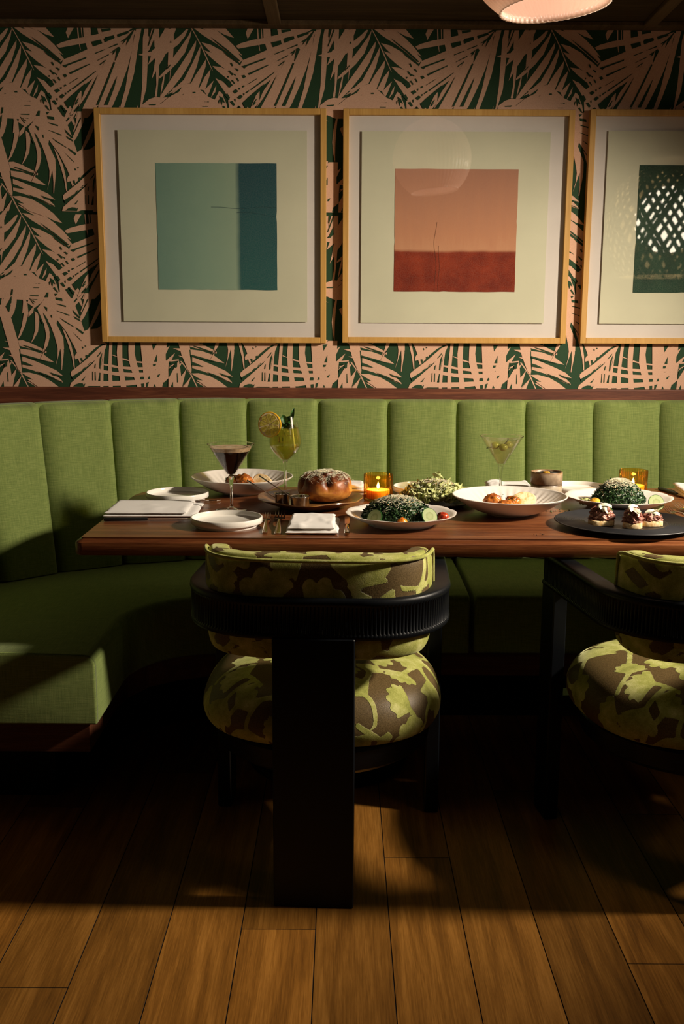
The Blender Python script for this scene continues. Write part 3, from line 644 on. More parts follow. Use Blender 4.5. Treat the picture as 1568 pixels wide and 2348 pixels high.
# ------------------------------------------------------------------ framed pictures
def print_mat(kind):
    def f(nb, b):
        v = nb.coord('Object'); x, y, z = nb.sep(v)
        n = nb.noise(v, 14, 4, .6); fine = nb.noise(v, 260, 3, .6)
        wob = nb.math('MULTIPLY', nb.math('SUBTRACT', nb.noise(nb.coord('Object', (1, 1, 1)), 7, 2), .5), .016)
        if kind == 'blue':
            t = nb.math('ADD', x, wob)
            a = nb.ramp(nb.math('ADD', nb.math('MULTIPLY', x, 1.6), nb.math('ADD', .6, nb.math('MULTIPLY', n, .15))), [(.25, (.14, .26, .21)), (.6, (.23, .35, .26)), (.8, (.28, .38, .27))])
            d = nb.ramp(nb.math('ADD', nb.math('MULTIPLY', z, -1.8), nb.math('ADD', .5, nb.math('MULTIPLY', nb.math('SUBTRACT', n, .5), .5))), [(.15, (.016, .070, .085)), (.9, (.020, .10, .095))])
            col = nb.mix(nb.ramp(nb.math('MULTIPLY', nb.math('ADD', t, .2), 2.5), [(.662, 0.0), (.705, 1.0)]), a, d)
            band, cz = nb.math('SUBTRACT', z, nb.math('ADD', .068, nb.math('MULTIPLY', nb.math('SUBTRACT', nb.noise(nb.coord('Object', (1, 0, 0)), 5, 1), .5), .05))), None
            crease = nb.math('LESS_THAN', nb.math('ABSOLUTE', band), .0011)
            band2 = nb.math('SUBTRACT', z, nb.math('ADD', .042, nb.math('MULTIPLY', nb.math('SUBTRACT', nb.noise(nb.coord('Object', (1, 0, 0), loc=(3, 0, 0)), 6, 1), .5), .05)))
            crease2 = nb.math('LESS_THAN', nb.math('ABSOLUTE', band2), .0011)
            right = nb.math('GREATER_THAN', x, -.02); right2 = nb.math('GREATER_THAN', x, .07)
            cr = nb.math('MAXIMUM', nb.math('MULTIPLY', crease, right), nb.math('MULTIPLY', crease2, right2))
            col = nb.mix(nb.math('MULTIPLY', cr, .75), col, (.01, .05, .06))
        elif kind == 'red':
            t = nb.math('ADD', z, wob)
            st = nb.noise(nb.coord('Object', (30, 30, 4), (0, .6, 0)), 1.2, 4, .7, .5)
            a = nb.ramp(nb.math('ADD', nb.math('MULTIPLY', z, 1.6), nb.math('ADD', .36, nb.math('MULTIPLY', st, .25))), [(.22, (.60, .33, .18)), (.45, (.50, .23, .125)), (.9, (.38, .18, .12))])
            d = nb.ramp(nb.math('ADD', n, nb.math('MULTIPLY', z, .6)), [(.25, (.15, .012, .004)), (.6, (.26, .030, .008))])
            col = nb.mix(nb.ramp(nb.math('MULTIPLY', nb.math('ADD', t, .2), 2.5), [(.318, 1.0), (.345, 0.0)]), a, d)
            for off, lo in ((-.070, 7), (-.058, 9)):
                bx = nb.math('SUBTRACT', x, nb.math('ADD', off, nb.math('MULTIPLY', nb.math('SUBTRACT', nb.noise(nb.coord('Object', (0, 0, 1), loc=(0, 0, lo)), 6, 1), .5), .04)))
                cr = nb.math('MULTIPLY', nb.math('LESS_THAN', nb.math('ABSOLUTE', bx), .0012), nb.math('LESS_THAN', z, .03 if lo == 7 else -.05))
                col = nb.mix(nb.math('MULTIPLY', cr, .7), col, (.06, .008, .003))
        else:
            col = nb.mix(nb.ramp(nb.math('MULTIPLY', nb.math('ADD', x, .2), 2.5), [(.80, 0.0), (.83, 1.0)]), nb.ramp(n, [(.3, (.010, .035, .022)), (.7, (.02, .06, .035))]), (.13, .10, .05))
        col = nb.mix(nb.math('MULTIPLY', nb.math('SUBTRACT', fine, .35), .25), col, (.5, .45, .32))
        nb.l(col, b.inputs['Base Color'])
    return pbsdf(kind + '_colour_field_print', (.3, .3, .3), .8, spec=.15, build=f)
def picture(x0, x1, z0, z1, art, kind, label, sheet, name='framed_print'):
    cx, cz = (x0 + x1) / 2, (z0 + z1) / 2
    yf = 3.611; D = YB - yf                                   # front face of the frame, depth
    t = thing(name, label, 'framed picture', (cx, YB - .003, cz), group=None)
    hw, hh = (x1 - x0) / 2, (z1 - z0) / 2; fw = .0205; yy = -(D - .003)
    def bar(a, b, c, d): return box(a, b, yy, -.001, c, d, .0012, 1)
    obj('frame', join(bar(-hw, -hw + fw, -hh, hh), bar(hw - fw, hw, -hh, hh), bar(-hw + fw, hw - fw, hh - fw, hh), bar(-hw + fw, hw - fw, -hh, -hh + fw)), M['frame'], t, smooth=False)
    obj('mount', box(-hw + fw, hw - fw, -.0095, -.002, -hh + fw, hh - fw), M['mat'], t, smooth=False)
    sx0, sx1, sz0, sz1 = (sheet[0] - cx, sheet[1] - cx, sheet[2] - cz, sheet[3] - cz)
    obj('raised_sheet', box(sx0, sx1, -.0160, -.0145, sz0, sz1), M['sheet'], t, smooth=False)
    obj('spacer', box(sx0 + .012, sx1 - .012, -.0145, -.0095, sz0 + .012, sz1 - .012), M['mat'], t, smooth=False)
    ax0, ax1, az0, az1 = (art[0] - cx, art[1] - cx, art[2] - cz, art[3] - cz)
    rnd = random.Random(hash(kind) % 7 + 3 if False else len(kind))
    pts = []
    acx, acz = (ax0 + ax1) / 2, (az0 + az1) / 2
    corners = [(ax0, az0), (ax1, az0), (ax1, az1), (ax0, az1)]
    for i in range(4):
        (xa, za), (xb, zb) = corners[i], corners[(i + 1) % 4]
        for k in range(24):
            s = k / 24; e = .0016 * noise.noise(Vector((i * 9 + s * 6, len(kind), 0)))
            nx, nz = (zb - za), -(xb - xa); L = hypot(nx, nz)
            nick = .004 * max(0, 1 - abs(s - .57) * 40) if i % 2 else .003 * max(0, 1 - abs(s - .4) * 40)
            e -= nick
            if k == 0: e = 0
            pts.append((xa + (xb - xa) * s + nx / L * e, za + (zb - za) * s + nz / L * e))
    n = len(pts)
    V = [(x - acx, 0, z - acz) for x, z in pts] + [(x - acx, .0008, z - acz) for x, z in pts]
    F_ = [tuple(range(n)), tuple(range(2 * n - 1, n - 1, -1))] + [(i, n + i, n + (i + 1) % n, (i + 1) % n) for i in range(n)]
    pr = obj('print', (V, F_), print_mat(kind), t, smooth=False, loc=(acx, -.0170, acz))
    obj('glass_pane', box(-hw + fw, hw - fw, -.0228, -.0212, -hh + fw, hh - fw), M['pane'], t, smooth=False)
    return t
picture(-.860, -.060, 1.207, 2.002, (-.654, -.233, 1.392, 1.822), 'blue', 'square maple-framed print of pale teal and deep blue fields, leftmost on the wall', (-.782, -.127, 1.281, 1.931))
picture(-.002, .796, 1.209, 2.002, (.180, .609, 1.389, 1.806), 'red', 'square maple-framed print of salmon over rust red, hung in the middle', (.063, .716, 1.280, 1.930))
picture(.848, 1.646, 1.210, 2.004, (1.029, 1.45, 1.389, 1.822), 'green', 'maple-framed print with a dark green block, cut off at the right edge', (.915, 1.570, 1.280, 1.935))

# ------------------------------------------------------------------ pendant lamps
def globe_lamp():
    c = Vector((.425, 2.22, 2.066))
    t = thing('pendant_lamp', 'ribbed opal glass globe lamp with open bottom hanging from the ceiling', 'lamp', (c.x, c.y, ZC))
    r = .187; a0 = math.asin(.112 / r)
    outer = [(r * sin(a), -r * cos(a)) for a in [a0 + (pi - .16 - a0) * k / 30 for k in range(31)]]
    ri = r - .007
    inner = [(ri * sin(a), -ri * cos(a)) for a in [a0 + .01 + (pi - .18 - a0) * k / 30 for k in range(31)]]
    lip = [(.115, outer[0][1] - .004), (.110, outer[0][1] - .003)]
    def mod(th, rr, z):
        return (rr + .0013 * cos(56 * th) * min(1, rr / .12), z)
    vf = lathe(outer[::-1] + lip + inner, 336, mod)
    g = obj('ribbed_globe', vf, M['opal'], t, loc=(0, 0, c.z - ZC), rot=(R(2), R(-5), 0))
    d = bpy.data.lights.new('globe_bulb', 'POINT'); d.energy = 1.0; d.color = (1, .78, .64); d.shadow_soft_size = .04
    l = bpy.data.objects.new('globe_bulb', d); COL.objects.link(l); l.parent = t; l.location = (0, 0, c.z - ZC)
    obj('ceiling_mount', join(lathe([(0, 0), (.05, 0), (.05, -.012), (.034, -.018), (.034, -.045), (0, -.045)], 40)), M['brass'], t, auto=40)
    return t
globe_lamp()
def rattan_lamp():
    c = (1.99, .90, 1.93)
    t = thing('rattan_pendant_lamp', 'woven rattan basket lamp seen only as a reflection in the right-hand picture', 'lamp', (c[0], c[1], ZC))
    prof = [(0.12, .30), (.22, .27), (.31, .19), (.36, .06), (.37, -.08), (.34, -.22), (.28, -.34)]
    sp = spline([(r, 0, z) for r, z in prof], 6)
    parts = []; rj = random.Random(12)
    def strip(th0, dirn, off):
        pts = []; wj = .0215 * rj.uniform(.85, 1.55); th0 += rj.uniform(-.035, .035)
        for k, q in enumerate(sp):
            th = th0 + dirn * k / (len(sp) - 1) * 1.5
            w = wj; rr = q.x + off * (1 if (k + int(th0 * 7)) % 2 else -1) * .5
            da = w / rr / 2 * 1.25
            pts.append(((rr * cos(th - da), rr * sin(th - da), q.z), (rr * cos(th + da), rr * sin(th + da), q.z)))
        V = [p for pr in pts for p in pr]
        V += [(x * .992, y * .992, z) for x, y, z in V]
        m = len(pts) * 2
        F_ = []
        for k in range(len(pts) - 1):
            a = 2 * k
            F_ += [(a, a + 1, a + 3, a + 2), (m + a, m + a + 2, m + a + 3, m + a + 1), (a, a + 2, m + a + 2, m + a), (a + 1, m + a + 1, m + a + 3, a + 3)]
        return V, F_
    for i in range(42):
        parts.append(strip(2 * pi * i / 42, 1, .006)); parts.append(strip(2 * pi * (i + .5) / 42, -1, -.006))
    obj('woven_shade', join(*parts), M['rattan'], t, smooth=False, loc=(0, 0, c[2] - ZC))
    obj('cord', tube([(0, 0, 0), (0, 0, c[2] - ZC + .1)], .004), M['black_handle'], t)
    obj('bulb', lump((0, 0, c[2] - ZC), (.20, .20, .20), 0, sub=3), M['bulb'], t)
rattan_lamp()

# ------------------------------------------------------------------ table
TX0, TX1, TY0, TY1, TZ = -.640, 2.30, 2.392, 3.205, .75
def build_table():
    t = thing('dining_table', 'long walnut dining table with moulded edge set with dinner in front of the banquette', 'table', ((TX0 + TX1) / 2, 2.8, 0))
    o = Vector(((TX0 + TX1) / 2, 2.8, 0))
    prof = [(.0, .75), (.0, .7465), (.003, .7435), (.010, .742), (.0145, .738), (.0155, .733), (.0155, .712), (.012, .707)]
    n = 8
    def ring(d): return outline_rr(TX0 - d, TX1 + d, TY0 - d, TY1 + d, (.006 + d, .006 + d, .20 + d, .006 + d) if False else (.006 + d, .006 + d, .006 + d, .20 + d), n)
    V, F_ = [], []
    m = len(ring(0))
    for d, z in prof: V += [(x - o.x, y - o.y, z) for x, y in ring(d)]
    F_.append(tuple(range(m)))
    for k in range(len(prof) - 1):
        F_ += [(k * m + i, (k + 1) * m + i, (k + 1) * m + (i + 1) % m, k * m + (i + 1) % m) for i in range(m)]
    F_.append(tuple(range(len(prof) * m - 1, (len(prof) - 1) * m - 1, -1)))
    obj('tabletop', (V, F_), M['walnut'], t, auto=35)
    for x in (-.04, 1.75):
        leg = lathe([(0, 0), (.23, 0), (.235, .008), (.22, .018), (.06, .035), (.045, .06), (.045, .66), (.10, .70), (.10, .707), (0, .707)], 48)
        obj('pedestal', move(leg, (x - o.x, 0, 0)), M['black_wood'], t, auto=30)
build_table()

# ------------------------------------------------------------------ chairs
def leaf_field(seed, umin, umax, vmin, vmax, n):
    rnd = random.Random(seed); L = []
    tries = 0
    while len(L) < n and tries < 4000:
        tries += 1
        c = (rnd.uniform(umin, umax), rnd.uniform(vmin, vmax)); r = rnd.uniform(.042, .080)
        if all(hypot(c[0] - q[0], c[1] - q[1]) > (r + q[2]) * .60 for q in L): L.append((c[0], c[1], r, rnd.uniform(0, 2 * pi), rnd.choice((5, 6, 7)), rnd.uniform(.9, 1.3)))
    def f(u, v):
        best = -1
        for (cu, cv, r, a, k, sp) in L:
            du, dv = u - cu, v - cv
            if abs(du) > .16 or abs(dv) > .16: continue
            x = du * cos(a) + dv * sin(a); y = -du * sin(a) + dv * cos(a)
            x += r * .55; y += .006 * sin(x * 40 + cu * 30)
            rr = hypot(x, y); th = atan2(y, x)
            edge = r * 1.30 * (1 - .17 * (1 - abs(cos(th * k * 1.15 + cu * 9)) ** .8) - .16 * (th / sp) ** 2)
            d1 = min(edge - rr, (sp - abs(th)) * max(rr, .01))
            # curved stalk
            sx = x + .0; sd = .007 - abs(y - .5 * sx * sx * 8) if -.07 < sx < .01 else -1
            best = max(best, d1, sd)
        return max(0., min(1., .5 + best * 40))
    return f
def chair_proto():
    t = thing('dining_chair', 'black barrel chair with green velvet leaf upholstery, its whole back facing the camera', 'chair')
    # rail that wraps back and arms
    a, yb, rc, yfr = .292, -.285, .19, .25
    pts = []
    for k in range(60): pts.append((-a, yfr - (yfr - (yb + rc)) * k / 60, -1, 0))
    for k in range(60):
        w = pi + k / 60 * pi / 2; pts.append((-a + rc + rc * cos(w), yb + rc + rc * sin(w), cos(w), sin(w)))
    L = 2 * (a - rc)
    for k in range(40): pts.append((-a + rc + L * k / 40, yb, 0, -1))
    for k in range(60):
        w = 1.5 * pi + k / 60 * pi / 2; pts.append((a - rc + rc * cos(w), yb + rc + rc * sin(w), cos(w), sin(w)))
    for k in range(61): pts.append((a, yb + rc + (yfr - (yb + rc)) * k / 60, 1, 0))
    # resample evenly: 6 samples per flute
    P2 = [Vector(p) for p in [(q[0], q[1], 0) for q in pts]]
    acc = [0]
    for i in range(1, len(P2)): acc.append(acc[-1] + (P2[i] - P2[i - 1]).length)
    pitch = .0088; N = int(acc[-1] / pitch * 6)
    res = []; j = 0
    for k in range(N + 1):
        s = acc[-1] * k / N
        while j < len(acc) - 2 and acc[j + 1] < s: j += 1
        fr = (s - acc[j]) / max(1e-9, acc[j + 1] - acc[j])
        p = P2[j].lerp(P2[j + 1], fr); nx = pts[j][2] + (pts[j + 1][2] - pts[j][2]) * fr; ny = pts[j][3] + (pts[j + 1][3] - pts[j][3]) * fr
        res.append((p.x, p.y, nx, ny))
    th = .036
    def sec(i, j):
        x, y, nx, ny = res[i]
        fl = -.0028 * (.5 + .5 * cos(2 * pi * i / 6)) ** 2
        prof = [(.0, .612), (.002, .616), (.002, .622), (fl, .625), (fl, .682), (.002, .685), (.003, .690), (.002, .697), (-.003, .701), (-th, .701), (-th - .001, .69), (-th - .001, .62), (-th, .612)]
        o, z = prof[j]
        return (x + nx * o, y + ny * o, z)
    g = grid(len(res), 13, sec, wrapv=True)
    nn = len(res)
    F_ = g[1] + [tuple(range(12, -1, -1)), tuple((nn - 1) * 13 + j for j in range(13))]
    obj('arm_rail', (g[0], F_), M['black_wood'], t, auto=50)
    obj('back_leg', join(box(-.0875, .0875, -.292, -.255, 0, .615, .002, 1)), M['black_wood'], t, smooth=False)
    for s in (-1, 1):
        obj('front_leg', box(s * .274 - .018, s * .274 + .018, .165, .252, 0, .615, .003, 1), M['black_wood'], t, smooth=False)
    obj('seat_frame', join(lathe([(0, .285), (.235, .285), (.255, .30), (.262, .345), (.255, .352), (0, .352)], 64), box(-.0875, .0875, -.262, -.2, .29, .35), box(-.268, .268, .15, .20, .29, .345)), M['black_wood'], t, auto=40)
    # seat cushion
    prof = [(0, .352), (.6, .352), (.88, .354), (.945, .358), (.975, .366), (.995, .38), (1.0, .395), (.985, .415), (.95, .436), (.89, .455), (.80, .470), (.66, .482), (.5, .489), (.3, .493), (0, .494)]
    sp = spline([(r, 0, z) for r, z in prof], 5)
    nth = 200; V, mask = [], []
    fld = leaf_field(11, -.42, .42, -.42, .42, 80)
    arc = []; s = 0
    top = len(sp) - 1
    for k in range(top, -1, -1):
        if k < top: s += hypot((sp[k].x - sp[k + 1].x) * .28, sp[k].z - sp[k + 1].z)
        arc.append(s)
    arc = arc[::-1]
    for k, q in enumerate(sp):
        for i in range(nth):
            w = 2 * pi * i / nth
            c, s_ = cos(w), sin(w); e = 2 / 2.5
            ex = abs(c) ** e * (1 if c >= 0 else -1); ey = abs(s_) ** e * (1 if s_ >= 0 else -1)
            x, y = .283 * ex * q.x, .268 * ey * q.x + .003
            V.append((x, y, q.z)); mask.append(fld(arc[k] * c * 1.05, arc[k] * s_ * 1.05))
    F_ = [(k * nth + i, k * nth + (i + 1) % nth, (k + 1) * nth + (i + 1) % nth, (k + 1) * nth + i) for k in range(len(sp) - 1) for i in range(nth)]
    F_ += [tuple(range(nth - 1, -1, -1))]
    seat = obj('seat_cushion', (V, F_), M['velvet'], t, attr={'leaf_mask': mask})
    # back pad
    nu, nv = 220, 96
    fld2 = leaf_field(23, -.42, .42, .50, 1.10, 70)
    path = []
    half = [(0, -.247), (.060, -.2465), (.115, -.243), (.165, -.230), (.202, -.200), (.219, -.150), (.224, -.090)]
    raw = spline([(-x, y, 0) for x, y in half[:0:-1]] + [(x, y, 0) for x, y in half], 24)
    ac = [0]
    for i in range(1, len(raw)): ac.append(ac[-1] + (raw[i] - raw[i - 1]).length)
    jj = 0
    for k in range(201):
        s_k = ac[-1] * k / 200
        while jj < len(ac) - 2 and ac[jj + 1] < s_k: jj += 1
        path.append(raw[jj].lerp(raw[jj + 1], (s_k - ac[jj]) / (ac[jj + 1] - ac[jj])))
    V, mask = [], []
    zlo, zhi, th2 = .560, .787, .062
    for i in range(nu):
        u = i / (nu - 1) * 2 - 1
        u = sin(u * pi / 2)
        k = (u + 1) * 100; k0 = min(int(k), 199); p = path[k0].lerp(path[k0 + 1], k - k0)
        tt = (path[min(k0 + 2, 200)] - path[max(k0 - 1, 0)]).normalized(); n = Vector((-tt.y, tt.x, 0))
        e = abs(u); shr = (1 - max(0, (e - .90) / .10) ** 2.4) ** .42 if e < 1 else 0.02
        shr = max(shr, .02)
        # corners of the pad are rounded when seen from behind
        hz = (1 - max(0, (e - .80) / .20) ** 2.6 * .20)
        for j in range(nv):
            w = 2 * pi * j / nv
            c, s_ = cos(w), sin(w); ee = 2 / 4.2
            cx = abs(c) ** ee * (1 if c >= 0 else -1); sz = abs(s_) ** ee * (1 if s_ >= 0 else -1)
            zc = (zlo + zhi) / 2; h = (zhi - zlo) / 2 * hz
            d = th2 / 2 * cx * shr; z = zc + h * sz * (.93 + .07 * shr)
            if sz > .9: z += .004 * cos(u * 3)
            z += .002 * noise.noise(Vector((u * 6, cx * 2, 3)))
            q = p + n * d
            V.append((q.x, q.y, z)); mask.append(fld2(u * .36, z + (0 if cx < 0 else .26) + (.03 * (cx + 1) if sz > .95 else 0)))
    F_ = [(i * nv + j, i * nv + (j + 1) % nv, (i + 1) * nv + (j + 1) % nv, (i + 1) * nv + j) for i in range(nu - 1) for j in range(nv)]
    F_ += [tuple(range(nv - 1, -1, -1)), tuple((nu - 1) * nv + j for j in range(nv))]
    obj('back_cushion', (V, F_), M['velvet'], t, attr={'leaf_mask': mask})
    # piping along the rear top edge of the pad and down both ends
    pp = []
    for k in range(-60, 61):
        u = k / 60 * .93
        kk = (u + 1) * 100; k0 = min(int(kk), 199); p = path[k0].lerp(path[k0 + 1], kk - k0)
        tt = (path[min(k0 + 2, 200)] - path[max(k0 - 1, 0)]).normalized(); n = Vector((-tt.y, tt.x, 0))
        e = abs(u); hz = (1 - max(0, (e - .80) / .20) ** 2.6 * .20)
        shr = (1 - max(0, (e - .90) / .10) ** 2.4) ** .42
        q = p - n * (th2 / 2 * .965 * shr + .0005); pp.append((q.x, q.y, (zlo + zhi) / 2 + (zhi - zlo) / 2 * hz * .93))
    a_, b_ = pp[0], pp[-1]
    pp = [(a_[0] - .001, a_[1], .61), (a_[0] - .002, a_[1], .70), (a_[0] - .001, a_[1], a_[2] - .02)] + pp + [(b_[0] + .001, b_[1], b_[2] - .02), (b_[0] + .002, b_[1], .70), (b_[0] + .001, b_[1], .61)]
    pv = tube(pp, .0042, 8)
    obj('piping', pv, M['velvet'], t, attr={'leaf_mask': [.8] * len(pv[0])})
    return t
def copy_tree(o, parent=None):
    c = o.copy(); COL.objects.link(c)
    if parent: c.parent = parent
    for ch in list(o.children): copy_tree(ch, c)
    return c
ch1 = chair_proto(); ch1.location = (-.044, 2.293, 0); ch1.rotation_euler.z = R(-3)
ch1['group'] = 'dining chairs along the near side of the table'
ch2 = copy_tree(ch1); ch2.location = (.842, 2.285, 0); ch2.rotation_euler.z = R(8)
ch2['label'] = 'black barrel chair with green velvet leaf seat, cut off by the photo edge'

shade_chair = copy_tree(ch1); shade_chair.location = (1.59, 2.27, 0); shade_chair.rotation_euler.z = R(-6)  # unseen chair added so its shadow darkens the floor under the table
shade_chair['label'] = 'black barrel chair with velvet seat, unseen, added past the right edge to shade the floor'
# ------------------------------------------------------------------ tableware
T0 = TZ + .0003
def side_plate(x, y, label, d=.186):
    t = thing('side_plate', label, 'plate', (x, y, T0), group='white side plates')
    r = d / 2
    prof = [(0, .0030), (r * .80, .0030), (r * .82, .0), (r * .87, .0), (r * .885, .0065), (r * .90, .0085), (r * .985, .0090), (r, .0105), (r, .0235), (r - .0012, .0248), (r - .0032, .0248), (r - .0042, .0235), (r - .0048, .0125), (r - .009, .0095), (0, .0090)]
    obj('dish', lathe(prof, 96), M['ceramic'], t, auto=50)
    return t
side_plate(-.300, 2.545, 'empty white side plate at the front edge, left of the two forks')
side_plate(-.493, 2.945, 'empty white side plate near the far left corner, behind the folded napkin')
side_plate(.252, 3.085, 'white side plate by the backrest, half hidden behind the romaine salad')
side_plate(.742, 3.108, 'white side plate behind the kale salad, right of the stoneware mug')

def bowl(x, y, label):
    t = thing('wide_bowl', label, 'bowl', (x, y, T0), group='wide white bowls')
    R_ = .158
    out = [(0, .003), (.052, .003), (.054, 0), (.060, 0), (.062, .004)]
    for k in range(1, 15):
        s = k / 14; out.append((.062 + (R_ - .062) * s ** .86, .004 + .048 * (s ** 1.35)))
    out += [(R_ + .0008, .0535), (R_ - .0010, .0548), (R_ - .0035, .0542)]
    inn = []
    for k in range(14, -1, -1):
        s = k / 14; inn.append(((.060 + (R_ - .005 - .060) * s ** .86), .009 + .0435 * (s ** 1.35)))
    inn += [(.03, .008), (0, .008)]
    def mod(th, r, z):
        return (r, z)
    n1 = len(out)
    def mod2(th, r, z): return (r, z)
    vf = lathe(out + inn, 160)
    # soft flutes on the inside wall only
    V = []
    for idx, p in enumerate(vf[0]):
        r = hypot(p[0], p[1])
        if idx > 160 * n1 and .066 < r < R_ - .006:
            a = atan2(p[1], p[0]); w = sin((r - .066) / (R_ - .072) * pi)
            V.append((p[0], p[1], p[2] + .0016 * w * cos(40 * a)))
        else: V.append(p)
    obj('bowl_body', (V, vf[1]), M['stoneware_pink'], t, auto=60)
    return t
BWL1, BWL2 = (-.312, 3.078), (.466, 2.735)
bowl(*BWL1, 'wide white bowl of meatballs and toast at the far left, behind the dark cocktail')
bowl(*BWL2, 'wide white bowl with saucy meatballs and toast in front of the olive martini')

def scalloped(x, y, d, label, name='scalloped_plate', rz=0):
    t = thing(name, label, 'plate', (x, y, T0), rz, group='scalloped white plates')
    r = d / 2
    out = [(0, .004), (r * .50, .004), (r * .52, 0), (r * .58, 0), (r * .60, .005), (r * .78, .015), (r * .93, .0255), (r * .99, .0300), (r, .0318)]
    inn = [(r * .985, .0325), (r * .92, .0285), (r * .78, .0195), (r * .62, .0115), (r * .55, .0085), (0, .0085)]
    def mod(th, rr, z):
        w = max(0, (rr / r - .6) / .4)
        k = abs(cos(th * 6)) ** .7
        return (rr * (1 - .018 * w * (1 - k)), z + .0016 * w * k)
    obj('plate_body', lathe(out + inn, 192, mod), M['stoneware_pink'], t, auto=60)
    return t
SAL1, SAL2 = (.155, 2.572), (.803, 2.852)
scalloped(*SAL1, .292, 'scalloped white plate under the kale salad at the front centre of the table', rz=.1)
scalloped(*SAL2, .305, 'scalloped white plate under the kale salad in front of the right candle', rz=.35)

def rustic():
    t = thing('rustic_plate', 'irregular brown glazed plate carrying the bread loaf and steel cups', 'plate', (-.094, 2.838, T0))
    r = .152
    prof = [(0, .004), (.075, .004), (.078, 0), (.086, 0), (.09, .004), (.12, .014), (r - .008, .0235), (r, .0265), (r - .001, .029), (r - .006, .0285), (.12, .0195), (.095, .012), (.085, .010), (0, .010)]
    def mod(th, rr, z):
        w = max(0, (rr - .08) / .07)
        return (rr * (1 + w * (.014 * sin(3 * th + 1) + .010 * sin(7 * th) + .006 * sin(13 * th + 2))), z + w * .0018 * sin(5 * th + .5))
    obj('plate_body', lathe(prof, 160, mod), M['brown_plate'], t, auto=60)
rustic()
def grey_plate():
    t = thing('stoneware_plate', 'speckled grey stoneware plate under the romaine salad', 'plate', (.272, 2.892, T0))
    r = .122
    prof = [(0, .003), (r * .6, .003), (r * .62, 0), (r * .68, 0), (r * .72, .004), (r * .97, .0105), (r, .013), (r - .001, .0145), (r - .005, .0145), (r * .72, .009), (0, .0075)]
    obj('plate_body', lathe(prof, 96), M['grey_plate'], t, auto=60)
grey_plate()
BLK = (.740, 2.556)
def black_plate():
    t = thing('black_plate', 'flat black plate with concentric ribbed rim holding three crostini', 'plate', (BLK[0], BLK[1], T0))
    r = .182
    prof = [(0, .003), (.10, .003), (.102, 0), (.110, 0), (.114, .003), (r - .004, .0125), (r, .0140), (r - .0005, .0155)]
    k = 26
    for i in range(k * 4):
        s = i / (k * 4); rr = (r - .003) - s * (.072); prof.append((rr, .0158 - .0032 * s + .00045 * cos(2 * pi * i / 4)))
    prof += [(.103, .0112), (.100, .0085), (0, .0080)]
    obj('plate_body', lathe(prof, 160), M['black_plate'], t, auto=60)
black_plate()

# ------------------------------------------------------------------ glasses
def cocktail(x, y, label, liquid, group='stemmed cocktail glasses'):
    t = thing('cocktail_glass', label, 'glass', (x, y, T0), group=group)
    R_ = .0655; zb, zt = .098, .187
    stem = [(0, .0), (.043, .0), (.0437, .001), (.0430, .0022), (.030, .0035), (.012, .006), (.0052, .011), (.0038, .020), (.0042, .035), (.0034, .055), (.0040, .070), (.0062, .082), (.0075, .090), (.0070, .0965), (0, .0975)]
    obj('stem', lathe(stem, 48), M['stem_glass'], t, auto=70)
    bowlp = [(.0065, zb - .003), (.012, zb + .004), (R_, zt), (R_ + .0003, zt + .0012), (R_ - .0012, zt + .0012), (R_ - .0016, zt), (.0105, zb + .0055), (0, zb + .0035)]
    obj('bowl', lathe(bowlp, 96), M['glass'], t, auto=70)
    obj('rim', lathe([(R_ + .0004, zt + .0002), (R_ + .0004, zt + .0016), (R_ - .0010, zt + .0018), (R_ - .0014, zt + .0002)], 96, close=True), M['stem_glass'], t, auto=80)
    def cone(z0, z1, ins=.0022):
        f = lambda z: max(.0, (z - zb - .004) / (zt - zb - .004)) * (R_ - .0110) + .0110 - ins
        return [(0, z0), (f(z0), z0), (f(z1), z1), (0, z1)]
    if liquid == 'espresso':
        obj('coffee_drink', lathe(cone(zb + .006, zt - .0185), 72), M['espresso'], t, auto=40)
        obj('foam', lathe(cone(zt - .0184, zt - .0075, .0018), 72), M['foam'], t, auto=40)
    else:
        obj('clear_drink', lathe(cone(zb + .007, zt - .010), 72), M['martini'], t, auto=40)
        for k, (ox, oy, oz) in enumerate(((-.020, .004, .158), (.004, -.008, .154), (.022, .010, .160))):
            obj('olive', lump((ox, oy, oz), (.0135, .0115, .0115), .03, seed=k, sub=3), M['olive'], t)
        obj('olive_pick', tube([(-.045, .006, .150), (.0, -.008, .158), (.014, -.010, .172), (.018, -.012, .182)], .0013, 8), M['wick'], t)
    return t
cocktail(-.312, 2.772, 'stemmed cocktail glass of nearly black coffee drink with beige foam', 'espresso')
cocktail(.485, 3.020, 'stemmed martini glass of pale clear drink with green olives', 'martini')

